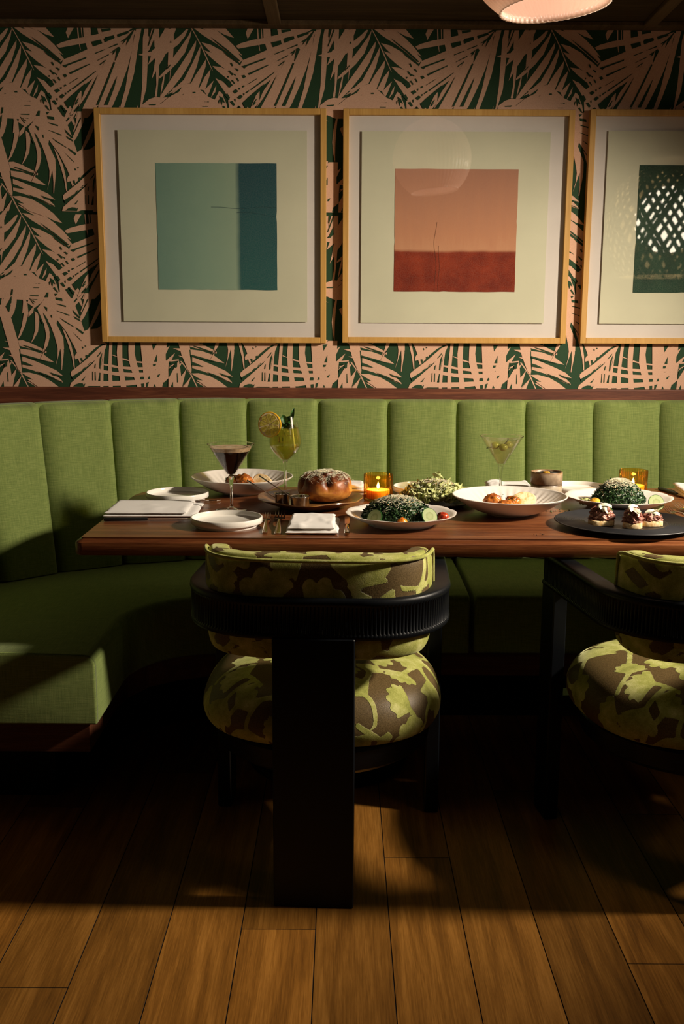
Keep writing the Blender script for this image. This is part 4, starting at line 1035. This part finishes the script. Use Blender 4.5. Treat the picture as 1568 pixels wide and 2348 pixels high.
def spritz():
    t = thing('wine_glass', 'tall stemmed glass of pale yellow spritz with ice, lemon wheel and mint', 'glass', (-.172, 2.985, T0))
    t.scale = (.98, .98, 1.04)
    stem = [(0, 0), (.040, 0), (.0405, .001), (.028, .0035), (.010, .006), (.0048, .012), (.0038, .03), (.0038, .085), (.0050, .100), (.0085, .109), (0, .1095)]
    obj('stem', lathe(stem, 48), M['stem_glass'], t, auto=70)
    outp = [(.004, .108), (.012, .112), (.026, .124), (.040, .139), (.0485, .152), (.0510, .164), (.0485, .182), (.0440, .203), (.0400, .222)]
    o2 = [(q.x, q.z) for q in spline([(r, 0, z) for r, z in outp], 6)]
    inn = [(max(0.0, r - .0014), z + (.0018 if z < .13 else 0)) for r, z in o2[::-1]]
    obj('bowl', lathe(o2 + [(.0396, .2228)] + inn, 96), M['glass'], t, auto=70)
    liq = [(0, .114)] + [(r - .003, z + .002) for r, z in o2 if .112 < z < .206] + [(0, .2065)]
    obj('drink', lathe(liq, 72), M['spritz'], t, auto=50)
    rnd = random.Random(3)
    for k, (ox, oy, oz, rz, sc) in enumerate(((-.022, -.006, .166, .3, .030), (.008, -.016, .164, .05, .034), (.026, .008, .163, .5, .028), (-.004, .016, .178, .8, .030), (-.018, -.004, .197, .9, .026), (.018, -.004, .198, .2, .026))):
        vf = box(-sc / 2, sc / 2, -sc / 2, sc / 2, -sc / 2, sc / 2, .003, 2)
        obj('ice_cube', move(vf, (ox, oy, oz), (rnd.uniform(-.15, .15), rnd.uniform(-.15, .15), rz), (1, 1, 1.15)), M['ice'], t)
    # lemon wheel hooked over the rim
    wr = .037
    w = thing('citrus_wheel', None, None); 
    for key in ('label', 'category'):
        if key in w: del w[key]
    w.parent = t; w.location = (-.046, -.010, .215); w.rotation_euler = (R(88), R(4), R(-16))
    obj('rind', lathe([(wr * .93, -.0028), (wr, -.002), (wr, .002), (wr * .93, .0028)], 64, close=True), M['rind'], w, auto=50)
    obj('pith', lathe([(0, -.0024), (wr * .94, -.0024), (wr * .94, .0024), (0, .0024)], 64), M['pith'], w, auto=50)
    seg = []
    for k in range(9):
        a0, a1 = 2 * pi * (k + .07) / 9, 2 * pi * (k + .93) / 9
        pts = [(wr * .10 * cos((a0 + a1) / 2), wr * .10 * sin((a0 + a1) / 2))]
        for q in range(9):
            a = a0 + (a1 - a0) * q / 8; e = 1 - .12 * abs(2 * q / 8 - 1) ** 4
            pts.append((wr * .84 * e * cos(a), wr * .84 * e * sin(a)))
        seg.append(poly_prism(pts, -.0034, .0034))
    obj('pulp', join(*seg), M['pulp'], w, smooth=False)
    # mint sprig
    m = thing('mint_sprig', None, None); m.parent = t; m.location = (0, 0, .205)
    obj('stem', tube(spline([(-.012, 0, -.045), (-.004, 0, -.020), (.002, 0, .0), (.006, 0, .012)]), .0012, 6), M['herb'], m)
    def leaf(base, d, L, w_, cup, seed):
        d = Vector(d).normalized(); side = d.cross(Vector((0, -1, .25))).normalized(); up = side.cross(d)
        nu, nv = 15, 9
        def fn(i, j):
            s = i / (nu - 1); q = j / (nv - 1) * 2 - 1
            wd = w_ * (sin(pi * min(1, s * 1.02)) ** .75) * (1 - .25 * s) + .0004
            ser = 1 + (.10 if i % 2 else 0) * abs(q)
            p = Vector(base) + d * (L * s) + side * (q * wd * ser) + up * (cup * abs(q) * wd * 2 + .004 * sin(s * 5 + seed) - .0025 * abs(sin(s * 22)) * abs(q)) + Vector((0, 0, -.35 * L * s * s * (0 if d.z > .7 else 1)))
            return tuple(p)
        g = grid(nu, nv, fn); n = len(g[0])
        V = g[0] + [(x, y + .0006, z - .0003) for x, y, z in g[0]]
        F_ = g[1] + [tuple(reversed([i + n for i in f])) for f in g[1]]
        return V, F_
    specs = [((.002, 0, .0), (-1, -.1, .62), .046, .012, .3, 0), ((.002, -.002, .006), (-.25, -.2, 1), .034, .013, .3, 1), ((.004, 0, .008), (.45, .1, .9), .030, .012, .2, 2),
             ((.018, 0, .018), (.25, 0, 1), .042, .006, .6, 4), ((.004, .002, .0), (.9, -.2, .5), .026, .011, .3, 5), ((.0, -.004, .002), (-.6, -.6, .5), .024, .010, .3, 6), ((.004, -.003, .004), (.5, -.6, .6), .024, .010, .4, 7)]
    for sp_ in specs: obj('leaf', leaf(*sp_), M['mint'], m)
    obj('straw', tube([(.030, -.018, .135), (.0195, -.024, .238)], .0034, 14), M['straw'], t)
spritz()

# ------------------------------------------------------------------ candles and mug
def votive(x, y, label, sc=1.0):
    t = thing('candle_holder', label, 'candle', (x, y, T0), group='amber glass candle holders')
    r, h = .0435 * sc, .080 * sc
    outp = [(0, .0), (r - .003, .0), (r, .003), (r, h - .0012), (r - .0012, h), (r - .0044, h), (r - .0052, h - .002), (r - .0052, .008), (r - .009, .006), (0, .006)]
    def mod(th, rr, z):
        if rr > r - .0045 and z < h - .001: return (rr - .0022 * (1 - abs(cos(17 * th))), z)
        return (rr, z)
    obj('fluted_glass', lathe(outp, 272, mod), M['amber'], t, auto=50)
    wax = [(0, .0066), (r - .0095, .0066), (r - .0085, .030), (r - .0095, .0325), (r - .020, .0305), (0, .0300)]
    obj('wax', lathe(wax, 48), M['wax'], t, auto=50)
    obj('wick', tube([(0, 0, .029), (.0005, 0, .035)], .0008, 6), M['wick'], t)
    fl = [(0, .034), (.0028, .037), (.0042, .041), (.0036, .045), (.0018, .050), (0, .055)]
    obj('flame', lathe(fl, 20), M['flame'], t)
    d = bpy.data.lights.new('candle_light', 'POINT'); d.energy = .22; d.color = (1, .55, .2); d.shadow_soft_size = .006
    l = bpy.data.objects.new('candle_light', d); COL.objects.link(l); l.parent = t; l.location = (0, 0, .068)
votive(.108, 2.953, 'fluted amber glass with burning candle beside the bread loaf')
votive(.905, 3.065, 'fluted amber glass with burning candle behind the right kale salad')
def mug():
    t = thing('stoneware_mug', 'two-tone brown and beige stoneware cup right of the martini glass', 'cup', (.624, 3.01, T0))
    r, h = .048, .082
    prof = [(0, 0), (r - .004, 0), (r - .001, .003), (r - .001, .042), (r - .0022, .0435), (r - .0002, .0455), (r, .078), (r - .001, h), (r - .003, h), (r - .0045, .080), (r - .0045, .008), (0, .006)]
    obj('cup_body', lathe(prof, 72), M['mug'], t, auto=60)
    obj('dark_filling', lump((0, 0, .068), (r - .0050, r - .0050, .014), .12, 6, 3, 4, 0, .05), M['wick'], t)
    obj('orange_garnish', lump((-.006, -.022, .082), (.012, .006, .004), .1, 2, 5, 2), M['egg'], t)
mug()

# ------------------------------------------------------------------ cutlery
def fork_mesh(L=.235, w=.0125):
    """points along +y (tines at the far end)"""
    parts = []
    sec = [(0, .0065, .0020, .0022), (.006, .0078, .0024, .0026), (.05, .0070, .0026, .0040), (.085, .0045, .0030, .0085), (.115, .0030, .0030, .0120), (.140, .0028, .0026, .0110), (.150, .0070, .0016, .0085), (.160, .0118, .0012, .0062), (.170, .0125, .0012, .0052), (.178, .0125, .0012, .0052)]
    n = 16
    def fn(i, j):
        y, hw, hh, z = sec[i]; a = 2 * pi * j / n; e = .7
        c, s = cos(a), sin(a)
        return (hw * abs(c) ** e * (1 if c >= 0 else -1), y * L / .235, z + hh * abs(s) ** e * (1 if s >= 0 else -1))
    g = grid(len(sec), n, fn, wrapv=True)
    parts.append((g[0], g[1] + [tuple(range(n)), tuple((len(sec) - 1) * n + j for j in reversed(range(n)))]))
    for k in range(4):
        x = -.0105 + .007 * k
        parts.append(tube([(x, .176, .0052), (x, .190, .0040), (x * 1.02, .210, .0068), (x * 1.03, .232, .0135)], [.0017, .0016, .0014, .0007], 8))
    return join(*parts)
def cutlery(name, label, cat, vf, m, x, y, rz, z=0, group=None, parts=None):
    o = obj(name, vf, m, loc=(x, y, T0 + z), rot=(0, 0, rz), auto=50)
    tag(o, label, cat, group); return o
fk = fork_mesh()
F1 = cutlery('fork', 'smaller steel fork, nearer the front side plate', 'fork', fk, M['steel'], -.193, 2.440, R(3), group='steel dinner forks')
F1.scale = (.92, .95, 1)
def dup(o, x, y, rz, label, s=(1, 1, 1)):
    c = o.copy(); COL.objects.link(c); c.location = (x, y, T0); c.rotation_euler = (0, 0, rz); c.scale = s; c['label'] = label; return c
dup(F1, -.160, 2.430, R(2), 'larger steel fork directly left of the white napkin', (1.12, 1.13, 1))
dup(F1, .945, 2.575, R(6), 'steel fork with tines at the right edge, closer to the black plate', (.92, .95, 1))
dup(F1, .990, 2.610, R(4), 'steel fork cut off by the right edge of the photo', (1.12, 1.08, 1))
def knife_mesh(Lh=.115, Lb=.125):
    sec = [(0, .0052, .0040), (.004, .0068, .0050), (.06, .0062, .0046), (Lh - .01, .0050, .0040), (Lh, .0042, .0032)]
    n = 12
    def fn(i, j):
        y, hw, hh = sec[i]; a = 2 * pi * j / n; c, s = cos(a), sin(a)
        return (hw * abs(c) ** .7 * (1 if c >= 0 else -1), y, .0052 + hh * abs(s) ** .7 * (1 if s >= 0 else -1))
    g = grid(len(sec), n, fn, wrapv=True)
    h = (g[0], g[1] + [tuple(range(n)), tuple((len(sec) - 1) * n + j for j in reversed(range(n)))])
    out = [(-.0045, Lh), (.0035, Lh), (.0080, Lh + .02), (.0085, Lh + Lb * .7), (.0060, Lh + Lb * .9), (-.002, Lh + Lb), (-.0045, Lh + Lb * .8)]
    b = poly_prism(out, .0042, .0058)
    return h, b
def knife(x, y, rz, label, hm, rx=0):
    t = thing('table_knife', label, 'knife', (x, y, T0), rz)
    h, b = knife_mesh()
    obj('handle', h, M[hm], t, auto=50); obj('blade', b, M['steel'], t, smooth=False)
    return t
knife(.012, 2.425, R(0), 'steel table knife between the front napkin and the kale salad plate', 'steel')
knife(-.632, 2.597, R(-86), 'black-handled knife lying in front of the folded napkin at the table end', 'black_handle')
knife(1.082, 2.935, R(10), 'black-handled knife by the far right napkin near the table edge', 'black_handle').rotation_euler.z = R(190)
bpy.data.objects['table_knife.002'].location = (1.024, 3.178, T0)
knife(-.595, 2.868, R(-80), 'black-handled knife between the folded napkin and the far side plate', 'black_handle')
cutlery('dessert_spoon', 'slim steel spoon leaning beside the martini, left of the stoneware cup', 'spoon', join(tube([(0, 0, .004), (.03, .004, .006), (.11, .0, .003)], [.0025, .0018, .003], 8), lump((-.012, 0, .005), (.018, .011, .003), 0)), M['steel'], .452, 3.155, R(10))

# ------------------------------------------------------------------ napkins
def napkin(x, y, rz, w, d, layers, label, seed, th=.0085, skew=.006, group='folded white cotton napkins'):
    parts = []
    rnd = random.Random(seed)
    z = 0.0
    for L in range(layers):
        nu, nv = 40, 34
        wl = w * (1 - .035 * L * (L % 2)) ; dl = d * (1 - .02 * L)
        ox, oy = rnd.uniform(-skew, skew), rnd.uniform(-skew, skew)
        if L == layers - 1: wl *= .92; ox -= w * .035
        base = z
        def hgt(u, v):
            return (.0035 + .0030 * L) * (noise.noise(Vector((u * 2.2, v * 1.6 + L, seed))) + .35 * noise.noise(Vector((u * 6, v * 5, seed + L))))
        # closed pillow-like sheet: section around the perimeter
        def top(u, v):
            e = max(abs(2 * u - 1), abs(2 * v - 1))
            edge = (1 - max(0, (e - .86) / .14) ** 2.2)
            wob = .0022 * noise.noise(Vector((u * 5, v * 5, seed + 9 * L)))
            return ((u - .5) * wl + ox + wob * 1.5, (v - .5) * dl + oy + wob, base + th * .5 + th * .5 * edge + max(0, hgt(u, v)) * edge)
        def bot(u, v):
            X, Y, Z = top(u, v); e = max(abs(2 * u - 1), abs(2 * v - 1)); edge = (1 - max(0, (e - .86) / .14) ** 2.2)
            return (X, Y, base + th * .5 - th * .5 * edge + (max(0, hgt(u, v)) * edge * .6 if L else 0))
        us = [.5 - .5 * cos(pi * i / (nu - 1)) for i in range(nu)]; vs = [.5 - .5 * cos(pi * j / (nv - 1)) for j in range(nv)]
        g1 = grid(nu, nv, lambda i, j: top(us[i], vs[j])); g2 = grid(nu, nv, lambda i, j: bot(us[i], vs[j]))
        g2 = (g2[0], [tuple(reversed(f)) for f in g2[1]])
        parts += [g1[:2], g2[:2]]
        z += th * .96
    o = obj('cloth_napkin', join(*parts), M['cloth'], loc=(x, y, T0), rot=(0, 0, rz))
    b = o.modifiers.new('weld', 'WELD'); b.merge_threshold = .0002
    return tag(o, label, 'napkin', group)
napkin(-.070, 2.525, R(-1), .132, .19, 2, 'folded white napkin on the front edge between the forks and the knife', 4, .0115)
napkin(-.520, 2.742, R(1), .250, .20, 2, 'long folded white napkin on the dark knife at the left table end', 8, .0095)
napkin(.532, 3.132, R(2), .150, .10, 3, 'white napkin by the backrest behind the martini glass', 5, .0085)
napkin(.010, 3.090, R(0), .150, .13, 3, 'white napkin behind the bread, left of the first candle', 6, .0105)
napkin(1.130, 3.085, R(-5), .15, .17, 3, 'white napkin at the far right edge beside a black-handled knife', 7)

# ------------------------------------------------------------------ bread, cups
def scatter_strands(n, fn, L=(.004, .010), w=.0009, seed=0, curl=.6):
    n = int(n * 2.2); w *= .52
    rnd = random.Random(seed); parts = []
    for k in range(n):
        p, nrm = fn(rnd)
        p = Vector(p); a = rnd.uniform(0, 2 * pi); d = Vector((cos(a), sin(a), rnd.uniform(-.3, .5)))
        nrm = Vector(nrm).normalized(); d = (d - nrm * d.dot(nrm) * .7).normalized(); l = rnd.uniform(*L)
        q = p + nrm * rnd.uniform(.0002, .003)
        parts.append(tube([q, q + d * l * .5 + nrm * l * curl * .3 * rnd.random(), q + d * l], w * rnd.uniform(.6, 1.3), 3, False))
    return join(*parts)
def loaf():
    c = (-.050, 2.872, T0 + .0108)
    t = thing('bread_loaf', 'round glossy pull-apart bread loaf topped with grated cheese', 'bread', c)
    v, f = ico(6); out = []
    lobes = [(cos(a) * .62, sin(a) * .62, .78) for a in [2 * pi * k / 5 + .45 for k in range(5)]] + [(0, 0, 1.0)]
    lobes = [Vector(q).normalized() for q in lobes]
    def shape(p):
        p = Vector(p)
        ds = sorted([(p - q).length for q in lobes])
        crease = min(1, (ds[1] - ds[0]) / .32)
        up = max(0, min(1, (p.z + .15) / .5))
        k = 1 - .25 * (1 - crease) ** 2 * up + .02 * noise.noise(p * 3)
        e = .62
        x = abs(p.x) ** 1 * (1 if p.x > 0 else -1); y = p.y
        h = hypot(p.x, p.y); hh = h ** .72 if h > 0 else 0
        x, y = (p.x / h * hh, p.y / h * hh) if h > 1e-6 else (0, 0)
        z = abs(p.z) ** .85 * (1 if p.z > 0 else -1)
        return Vector((x * .080 * k, y * .076 * k, .040 + (z * .048 if z > 0 else z * .040) * (k if z > 0 else 1)))
    out = [tuple(shape(p)) for p in v]
    obj('crust', (out, f), M['crust'], t)
    def fn(rnd):
        while True:
            a, ph = rnd.uniform(0, 2 * pi), rnd.gauss(0, .50)
            p = Vector((sin(ph) * cos(a), sin(ph) * sin(a), cos(ph)))
            if p.z > .35 and noise.noise(p * 4 + Vector((3, 1, 0))) > -.18: break
        return shape(p), p
    obj('grated_cheese', scatter_strands(1300, fn, (.004, .011), .0008, 2), M['cheese'], t)['kind'] = 'stuff'
loaf()
def steel_cup(x, y, r, h, label, seed):
    t = thing('condiment_cup', label, 'cup', (x, y, T0 + .0115), group='small steel cups on the bread plate')
    prof = [(0, 0), (r * .88, 0), (r * .92, .002), (r * .98, h - .002), (r * 1.06, h), (r * 1.06, h + .0012), (r * .95, h), (r * .88, .004), (0, .003)]
    obj('cup_wall', lathe(prof, 48), M['steel'], t, auto=40)
    obj('dark_sauce', lathe([(0, h * .70), (r * .91, h * .70), (r * .91, h * .72), (0, h * .74)], 32), M['espresso'], t)
    return t
steel_cup(-.170, 2.790, .0215, .034, 'left small polished steel cup on the brown bread plate', 1)
steel_cup(-.118, 2.766, .0275, .030, 'right wider steel cup beside the bread loaf', 2)
for k, (cx, cy, tx, ty, tz) in enumerate(((-.170, 2.790, -.270, 2.795, .082), (-.118, 2.766, -.235, 2.800, .094))):
    a = Vector((cx + .004, cy, T0 + .019)); b = Vector((tx, ty, T0 + tz)); d = (b - a)
    rimp = a + d * .28
    sp_ = tube([a + d * q for q in (0, .25, .5, .75, 1)], [.0014, .0014, .0015, .0018, .0026], 8)
    o = obj('sauce_spoon', join(sp_, lump(tuple(a), (.008, .006, .002), 0, sub=2)), M['steel'])
    tag(o, ('thin steel spoon handle rising left from the left steel cup', 'thin steel spoon handle rising left from the wider steel cup')[k], 'spoon', 'spoons in the steel cups')

# ------------------------------------------------------------------ salads
def leaf_patch(c, n, size, rnd, curl=.5, m=5):
    n = Vector(n).normalized()
    a = n.cross(Vector((rnd.uniform(-1, 1), rnd.uniform(-1, 1), rnd.uniform(-1, 1)))).normalized(); b = n.cross(a)
    s0 = rnd.uniform(0, 100)
    def fn(i, j):
        u, v = i / (m - 1) * 2 - 1, j / (m - 1) * 2 - 1
        rr = hypot(u, v)
        w = size * (1 + .3 * noise.noise(Vector((u * 2, v * 2, s0))))
        h = size * curl * (noise.noise(Vector((u * 1.5, v * 1.5, s0 + 5))) * 1.8 + .45 * rr * sin(5 * atan2(v, u) + s0))
        return tuple(Vector(c) + a * (u * w) + b * (v * w * .7) + n * h)
    return grid(m, m, fn)
def mound(n, rad, hgt, size, seed, ex=1.0, jit=.35, m=5, curl=.5):
    rnd = random.Random(seed); parts = []
    for k in range(n):
        r = sqrt(rnd.random()) * .93; a = rnd.uniform(0, 2 * pi)
        zt = hgt * max(0, 1 - r ** 2.2) ** .8
        z = zt * (rnd.random() ** .35)
        c = (rad[0] * r * cos(a), rad[1] * r * sin(a), z + size * .5)
        nn = (cos(a) * r + rnd.uniform(-jit, jit), sin(a) * r + rnd.uniform(-jit, jit), .6 + rnd.uniform(-jit, jit))
        parts.append(leaf_patch(c, nn, size * rnd.uniform(.6, 1.25), rnd, curl, m)[:2])
    return join(*parts)
def mound_top(rad, hgt, sz):
    def fn(rnd):
        while True:
            r = abs(rnd.gauss(0, .42)); a = rnd.uniform(0, 2 * pi)
            if r < .95: break
        z = hgt * (1 - r ** 2.2) ** .8 + sz * .9
        return (rad[0] * r * cos(a), rad[1] * r * sin(a), z), (cos(a) * r, sin(a) * r, 1)
    return fn
def kale_salad(x, y, rad, hgt, seed, label, cheese=500, rz=0, off=(0, 0)):
    t = thing('kale_salad', label, 'salad', (x + off[0], y + off[1], T0 + .012), rz, group='kale salads')
    k = obj('kale_leaves', mound(1500, rad, hgt, .0085, seed, m=5, curl=.75), M['kale'], t); k['kind'] = 'stuff'
    c = obj('grated_cheese', scatter_strands(cheese, mound_top(rad, hgt, .009), (.004, .013), .0008, seed), M['cheese'], t); c['kind'] = 'stuff'
    rnd = random.Random(seed + 50)
    cr = []
    for q in range(60):
        p, _ = mound_top(rad, hgt, .009)(rnd); cr.append(lump(p, (.0028, .0024, .002), .3, 2, q, 1))
    b = obj('breadcrumbs', join(*cr), M['bread'], t); b['kind'] = 'stuff'
    return t
kale_salad(*SAL1, (.096, .074), .054, 1, 'dark kale salad with grated cheese on the front centre plate', 650, off=(-.010, .0))
kale_salad(*SAL2, (.075, .068), .060, 2, 'tall dark kale salad with grated cheese on the right-hand plate', 750, off=(.000, .0))
def romaine():
    t = thing('romaine_salad', 'pale green romaine salad with cheese on the grey stoneware plate', 'salad', (.272, 2.892, T0 + .015))
    a = obj('lettuce_leaves', mound(460, (.098, .085), .044, .013, 9, m=6, curl=.65), M['lettuce'], t); a['kind'] = 'stuff'
    b = obj('grated_cheese', scatter_strands(420, mound_top((.098, .085), .044, .012), (.004, .014), .0009, 12), M['cheese'], t); b['kind'] = 'stuff'
    rnd = random.Random(4)
    obj('upright_leaf', leaf_patch((.012, .01, .066), (.2, -1, .3), .014, rnd, .4, 9)[:2], M['lettuce'], t)
    rnd = random.Random(9)
    obj('breadcrumbs', join(*[lump(mound_top((.098, .085), .044, .010)(rnd)[0], (.004, .0035, .003), .35, 2, q, 1) for q in range(45)]), M['toast'], t)['kind'] = 'stuff'
romaine()
def cucumber(x, y, z, rot, r, label):
    t = thing('cucumber_slice', label, 'cucumber', (x, y, z), 0, group='cucumber slices on the salads'); t.rotation_euler = rot
    obj('flesh', lathe([(0, -.0016), (r * .96, -.0016), (r * .96, .0016), (0, .0016)], 48), M['cucumber'], t, auto=50)
    obj('peel', lathe([(r * .955, -.0018), (r, -.0014), (r, .0014), (r * .955, .0018)], 48, close=True), M['cuke_skin'], t, auto=50)
cucumber(.224, 2.507, T0 + .034, (R(62), R(8), R(24)), .0225, 'pale cucumber slice leaning on the right side of the front kale salad')
cucumber(.084, 2.515, T0 + .028, (R(58), R(-34), R(-20)), .0225, 'cheese-dusted cucumber slice on the left of the front kale salad')
cucumber(.888, 2.775, T0 + .026, (R(66), 0, R(8)), .0235, 'cucumber slice leaning on the right of the taller kale salad')
o = obj('red_tomato', lump((0, 0, 0), (.0155, .014, .0125), .22, 2.2, 4, 4, 0, .10), M['tomato_red'], loc=(.262, 2.545, T0 + .026)); tag(o, 'wrinkled roasted red tomato at the right of the front kale salad', 'tomato')
o = obj('orange_tomato', lump((0, 0, 0), (.0130, .0120, .0125), .12, 1.8, 7, 4, 0, .03), M['tomato_orange'], loc=(.153, 2.478, T0 + .023)); tag(o, 'small orange tomato at the foot of the front kale salad', 'tomato')
o = obj('yellow_tomato', lump((0, 0, 0), (.0150, .012, .011), .10, 2, 3, 4), M['egg'], loc=(.722, 2.805, T0 + .024)); tag(o, 'golden yellow tomato half at the left of the tall kale salad', 'tomato')
o = obj('romaine_leaf', mound(14, (.018, .010), .010, .008, 31, m=6), M['lettuce'], loc=(.700, 2.815, T0 + .014)); tag(o, 'loose pale green leaf bit on the left side of the right-hand plate', 'lettuce')

# ------------------------------------------------------------------ meatballs and toast in the bowls
def meatballs(bx, by, specs, toast, where, tl):
    for k, (ox, oy, sx, sy, sz, m, lab) in enumerate(specs):
        o = obj('meatball', lump((0, 0, 0), (sx, sy, sz), .22, 2.4, k + int(bx * 10) + 3, 4, 0, .12), M[m], loc=(bx + ox, by + oy, T0 + .0115 + sz * .95))
        tag(o, lab, 'meatball', 'meatballs ' + where)
    x, y, z, rot, s = toast
    pts = []
    for q in range(40):
        a = 2 * pi * q / 40; pts.append((.036 * s * cos(a) * (1 + .06 * cos(3 * a)), .026 * s * sin(a)))
    t = thing('toast_slice', tl, 'toast', (bx + x, by + y, T0 + z), 0, group='toast slices in the bowls'); t.rotation_euler = rot
    obj('crumb', bevelled(poly_prism([(p[0] * .96, p[1] * .96) for p in pts], -.0052, .0052), .001, 1), M['bread'], t, auto=40)
    obj('crust', join(([(p[0] * .955, p[1] * .955, z_) for z_ in (-.0045,) for p in pts] + [(p[0], p[1], -.0040) for p in pts] + [(p[0], p[1], .0040) for p in pts] + [(p[0] * .955, p[1] * .955, .0045) for p in pts], [(k * 40 + i, k * 40 + (i + 1) % 40, (k + 1) * 40 + (i + 1) % 40, (k + 1) * 40 + i) for k in range(3) for i in range(40)])), M['toast'], t)
meatballs(*BWL2, [(-.048, -.012, .025, .021, .024, 'meatball', 'saucy meatball at the left of the front right bowl'), (-.014, -.034, .025, .020, .017, 'meatball', 'flat saucy meatball at the centre of the front right bowl'), (.010, -.002, .022, .020, .020, 'meatball', 'saucy meatball tucked against the toast in the front right bowl')],
          (.040, .010, .034, (R(62), R(-12), R(8)), 1.0), 'in the front right bowl', 'golden toast slice leaning in the front right bowl')
meatballs(*BWL1, [(-.030, .004, .023, .020, .023, 'dark_meatball', 'browned meatball at the left of the far left bowl'), (.006, -.004, .026, .022, .025, 'meatball', 'orange saucy meatball in the middle of the far left bowl'), (.026, -.022, .016, .014, .016, 'meatball', 'small saucy meatball at the right of the far left bowl')],
          (.062, .010, .032, (R(66), R(18), R(-16)), .95), 'in the far left bowl', 'toast slice leaning in the far left bowl')
for (bx, by), lab in ((BWL1, 'chopped green herbs over the meatballs in the far left bowl'), (BWL2, 'chopped green herbs over the meatballs in the front right bowl')):
    rnd = random.Random(int(bx * 100)); pr = []
    for q in range(26):
        pr.append(leaf_patch((rnd.uniform(-.05, .03), rnd.uniform(-.04, .02), rnd.uniform(.040, .052)), (0, -.2, 1), .0022, rnd, .4, 3)[:2])
    o = obj('chopped_herbs', join(*pr), M['herb'], loc=(bx, by, T0)); tag(o, lab, 'herbs', kind='stuff')

# ------------------------------------------------------------------ crostini
def crostino(x, y, rz, w, label, seed, high):
    t = thing('crostino', label, 'crostino', (BLK[0] + x, BLK[1] + y, T0 + .0086), rz, group='crostini on the black plate')
    pts = []
    for q in range(36):
        a = 2 * pi * q / 36; c, s = cos(a), sin(a)
        pts.append((w * abs(c) ** .7 * (1 if c >= 0 else -1), .024 * abs(s) ** .8 * (1 if s >= 0 else -1)))
    obj('bread_slice', bevelled(poly_prism(pts, 0, .0135), .0015, 2), M['bread'], t, auto=40)
    rnd = random.Random(seed); pr = [lump((0, .001, .0135 + high * .32), (w * .90, .0205, high * .60), .38, 2.6, seed * 9, 5, 0, .22)]
    for k in range(60):
        r = sqrt(rnd.random()); a = rnd.uniform(0, 2 * pi); h = high * (1 - r ** 2) * rnd.random() ** .4
        pr.append(lump((w * .86 * r * cos(a), .019 * r * sin(a), .0135 + h), (rnd.uniform(.004, .009), rnd.uniform(.003, .006), rnd.uniform(.003, .0055)), .55, 1.8, seed * 50 + k, 3, rnd.uniform(0, 3), .3))
    o_ = obj('chopped_beef', join(*pr), M['tartare'], t); o_['kind'] = 'stuff'
    for k in range(4):
        a = rnd.uniform(0, 2 * pi); r = rnd.uniform(.1, .5)
        def fn(i, j, a=a, k=k, r=r):
            u, v = i / 9 * 2 - 1, j / 5 * 2 - 1
            X = u * .0165; Y = v * .0075 * sqrt(max(.05, 1 - u * u * .85))
            c, s = cos(a), sin(a)
            px_, py_ = w * .6 * r * cos(a * 2 + k), .010 * sin(a + k * 1.7) - .006
            return (px_ + X * c - Y * s, py_ + X * s + Y * c, .019 + high * (1.0 - .22 * k * .5) - .006 * u * u + .003 * sin(v * 2 + k))
        g = grid(10, 6, fn); n = len(g[0])
        obj('cheese_shaving', (g[0] + [(p[0], p[1], p[2] - .0007) for p in g[0]], g[1] + [tuple(reversed([i + n for i in f])) for f in g[1]]), M['shaving'], t)
    obj('herb_bits', join(*[leaf_patch((rnd.uniform(-w * .7, w * .7), rnd.uniform(-.018, .005), .018 + high * rnd.uniform(.3, .9)), (0, -.5, 1), .0028, rnd, .4, 3)[:2] for q in range(10)]), M['herb'], t)['kind'] = 'stuff'
crostino(-.068, -.020, R(4), .033, 'left crostino piled with chopped beef and cheese shavings on the black plate', 1, .036)
crostino(.003, -.055, R(-6), .024, 'middle crostino, closest to the table edge, on the black plate', 2, .038)
crostino(.058, -.025, R(8), .031, 'right crostino topped with chopped beef, lowest topping on the black plate', 3, .022)
rnd = random.Random(8)
o = obj('table_crumbs', join(*[lump((rnd.gauss(0, .012), rnd.gauss(0, .006), .0012), (.0015, .0012, .0010), .3, 2, q, 1) for q in range(7)]), M['wick'], loc=(.494, 2.440, T0)); tag(o, 'few dark crumbs on the table left of the black plate', 'crumbs', kind='stuff')
o = obj('herb_crumbs', join(*[lump((rnd.gauss(0, .025), rnd.gauss(0, .010), .0012), (.0025, .0018, .0012), .3, 2, q, 1) for q in range(18)]), M['kale'], loc=(.625, 2.765, T0)); tag(o, 'scattered dark herb crumbs on the table between bowl and right salad plate', 'crumbs', kind='stuff')
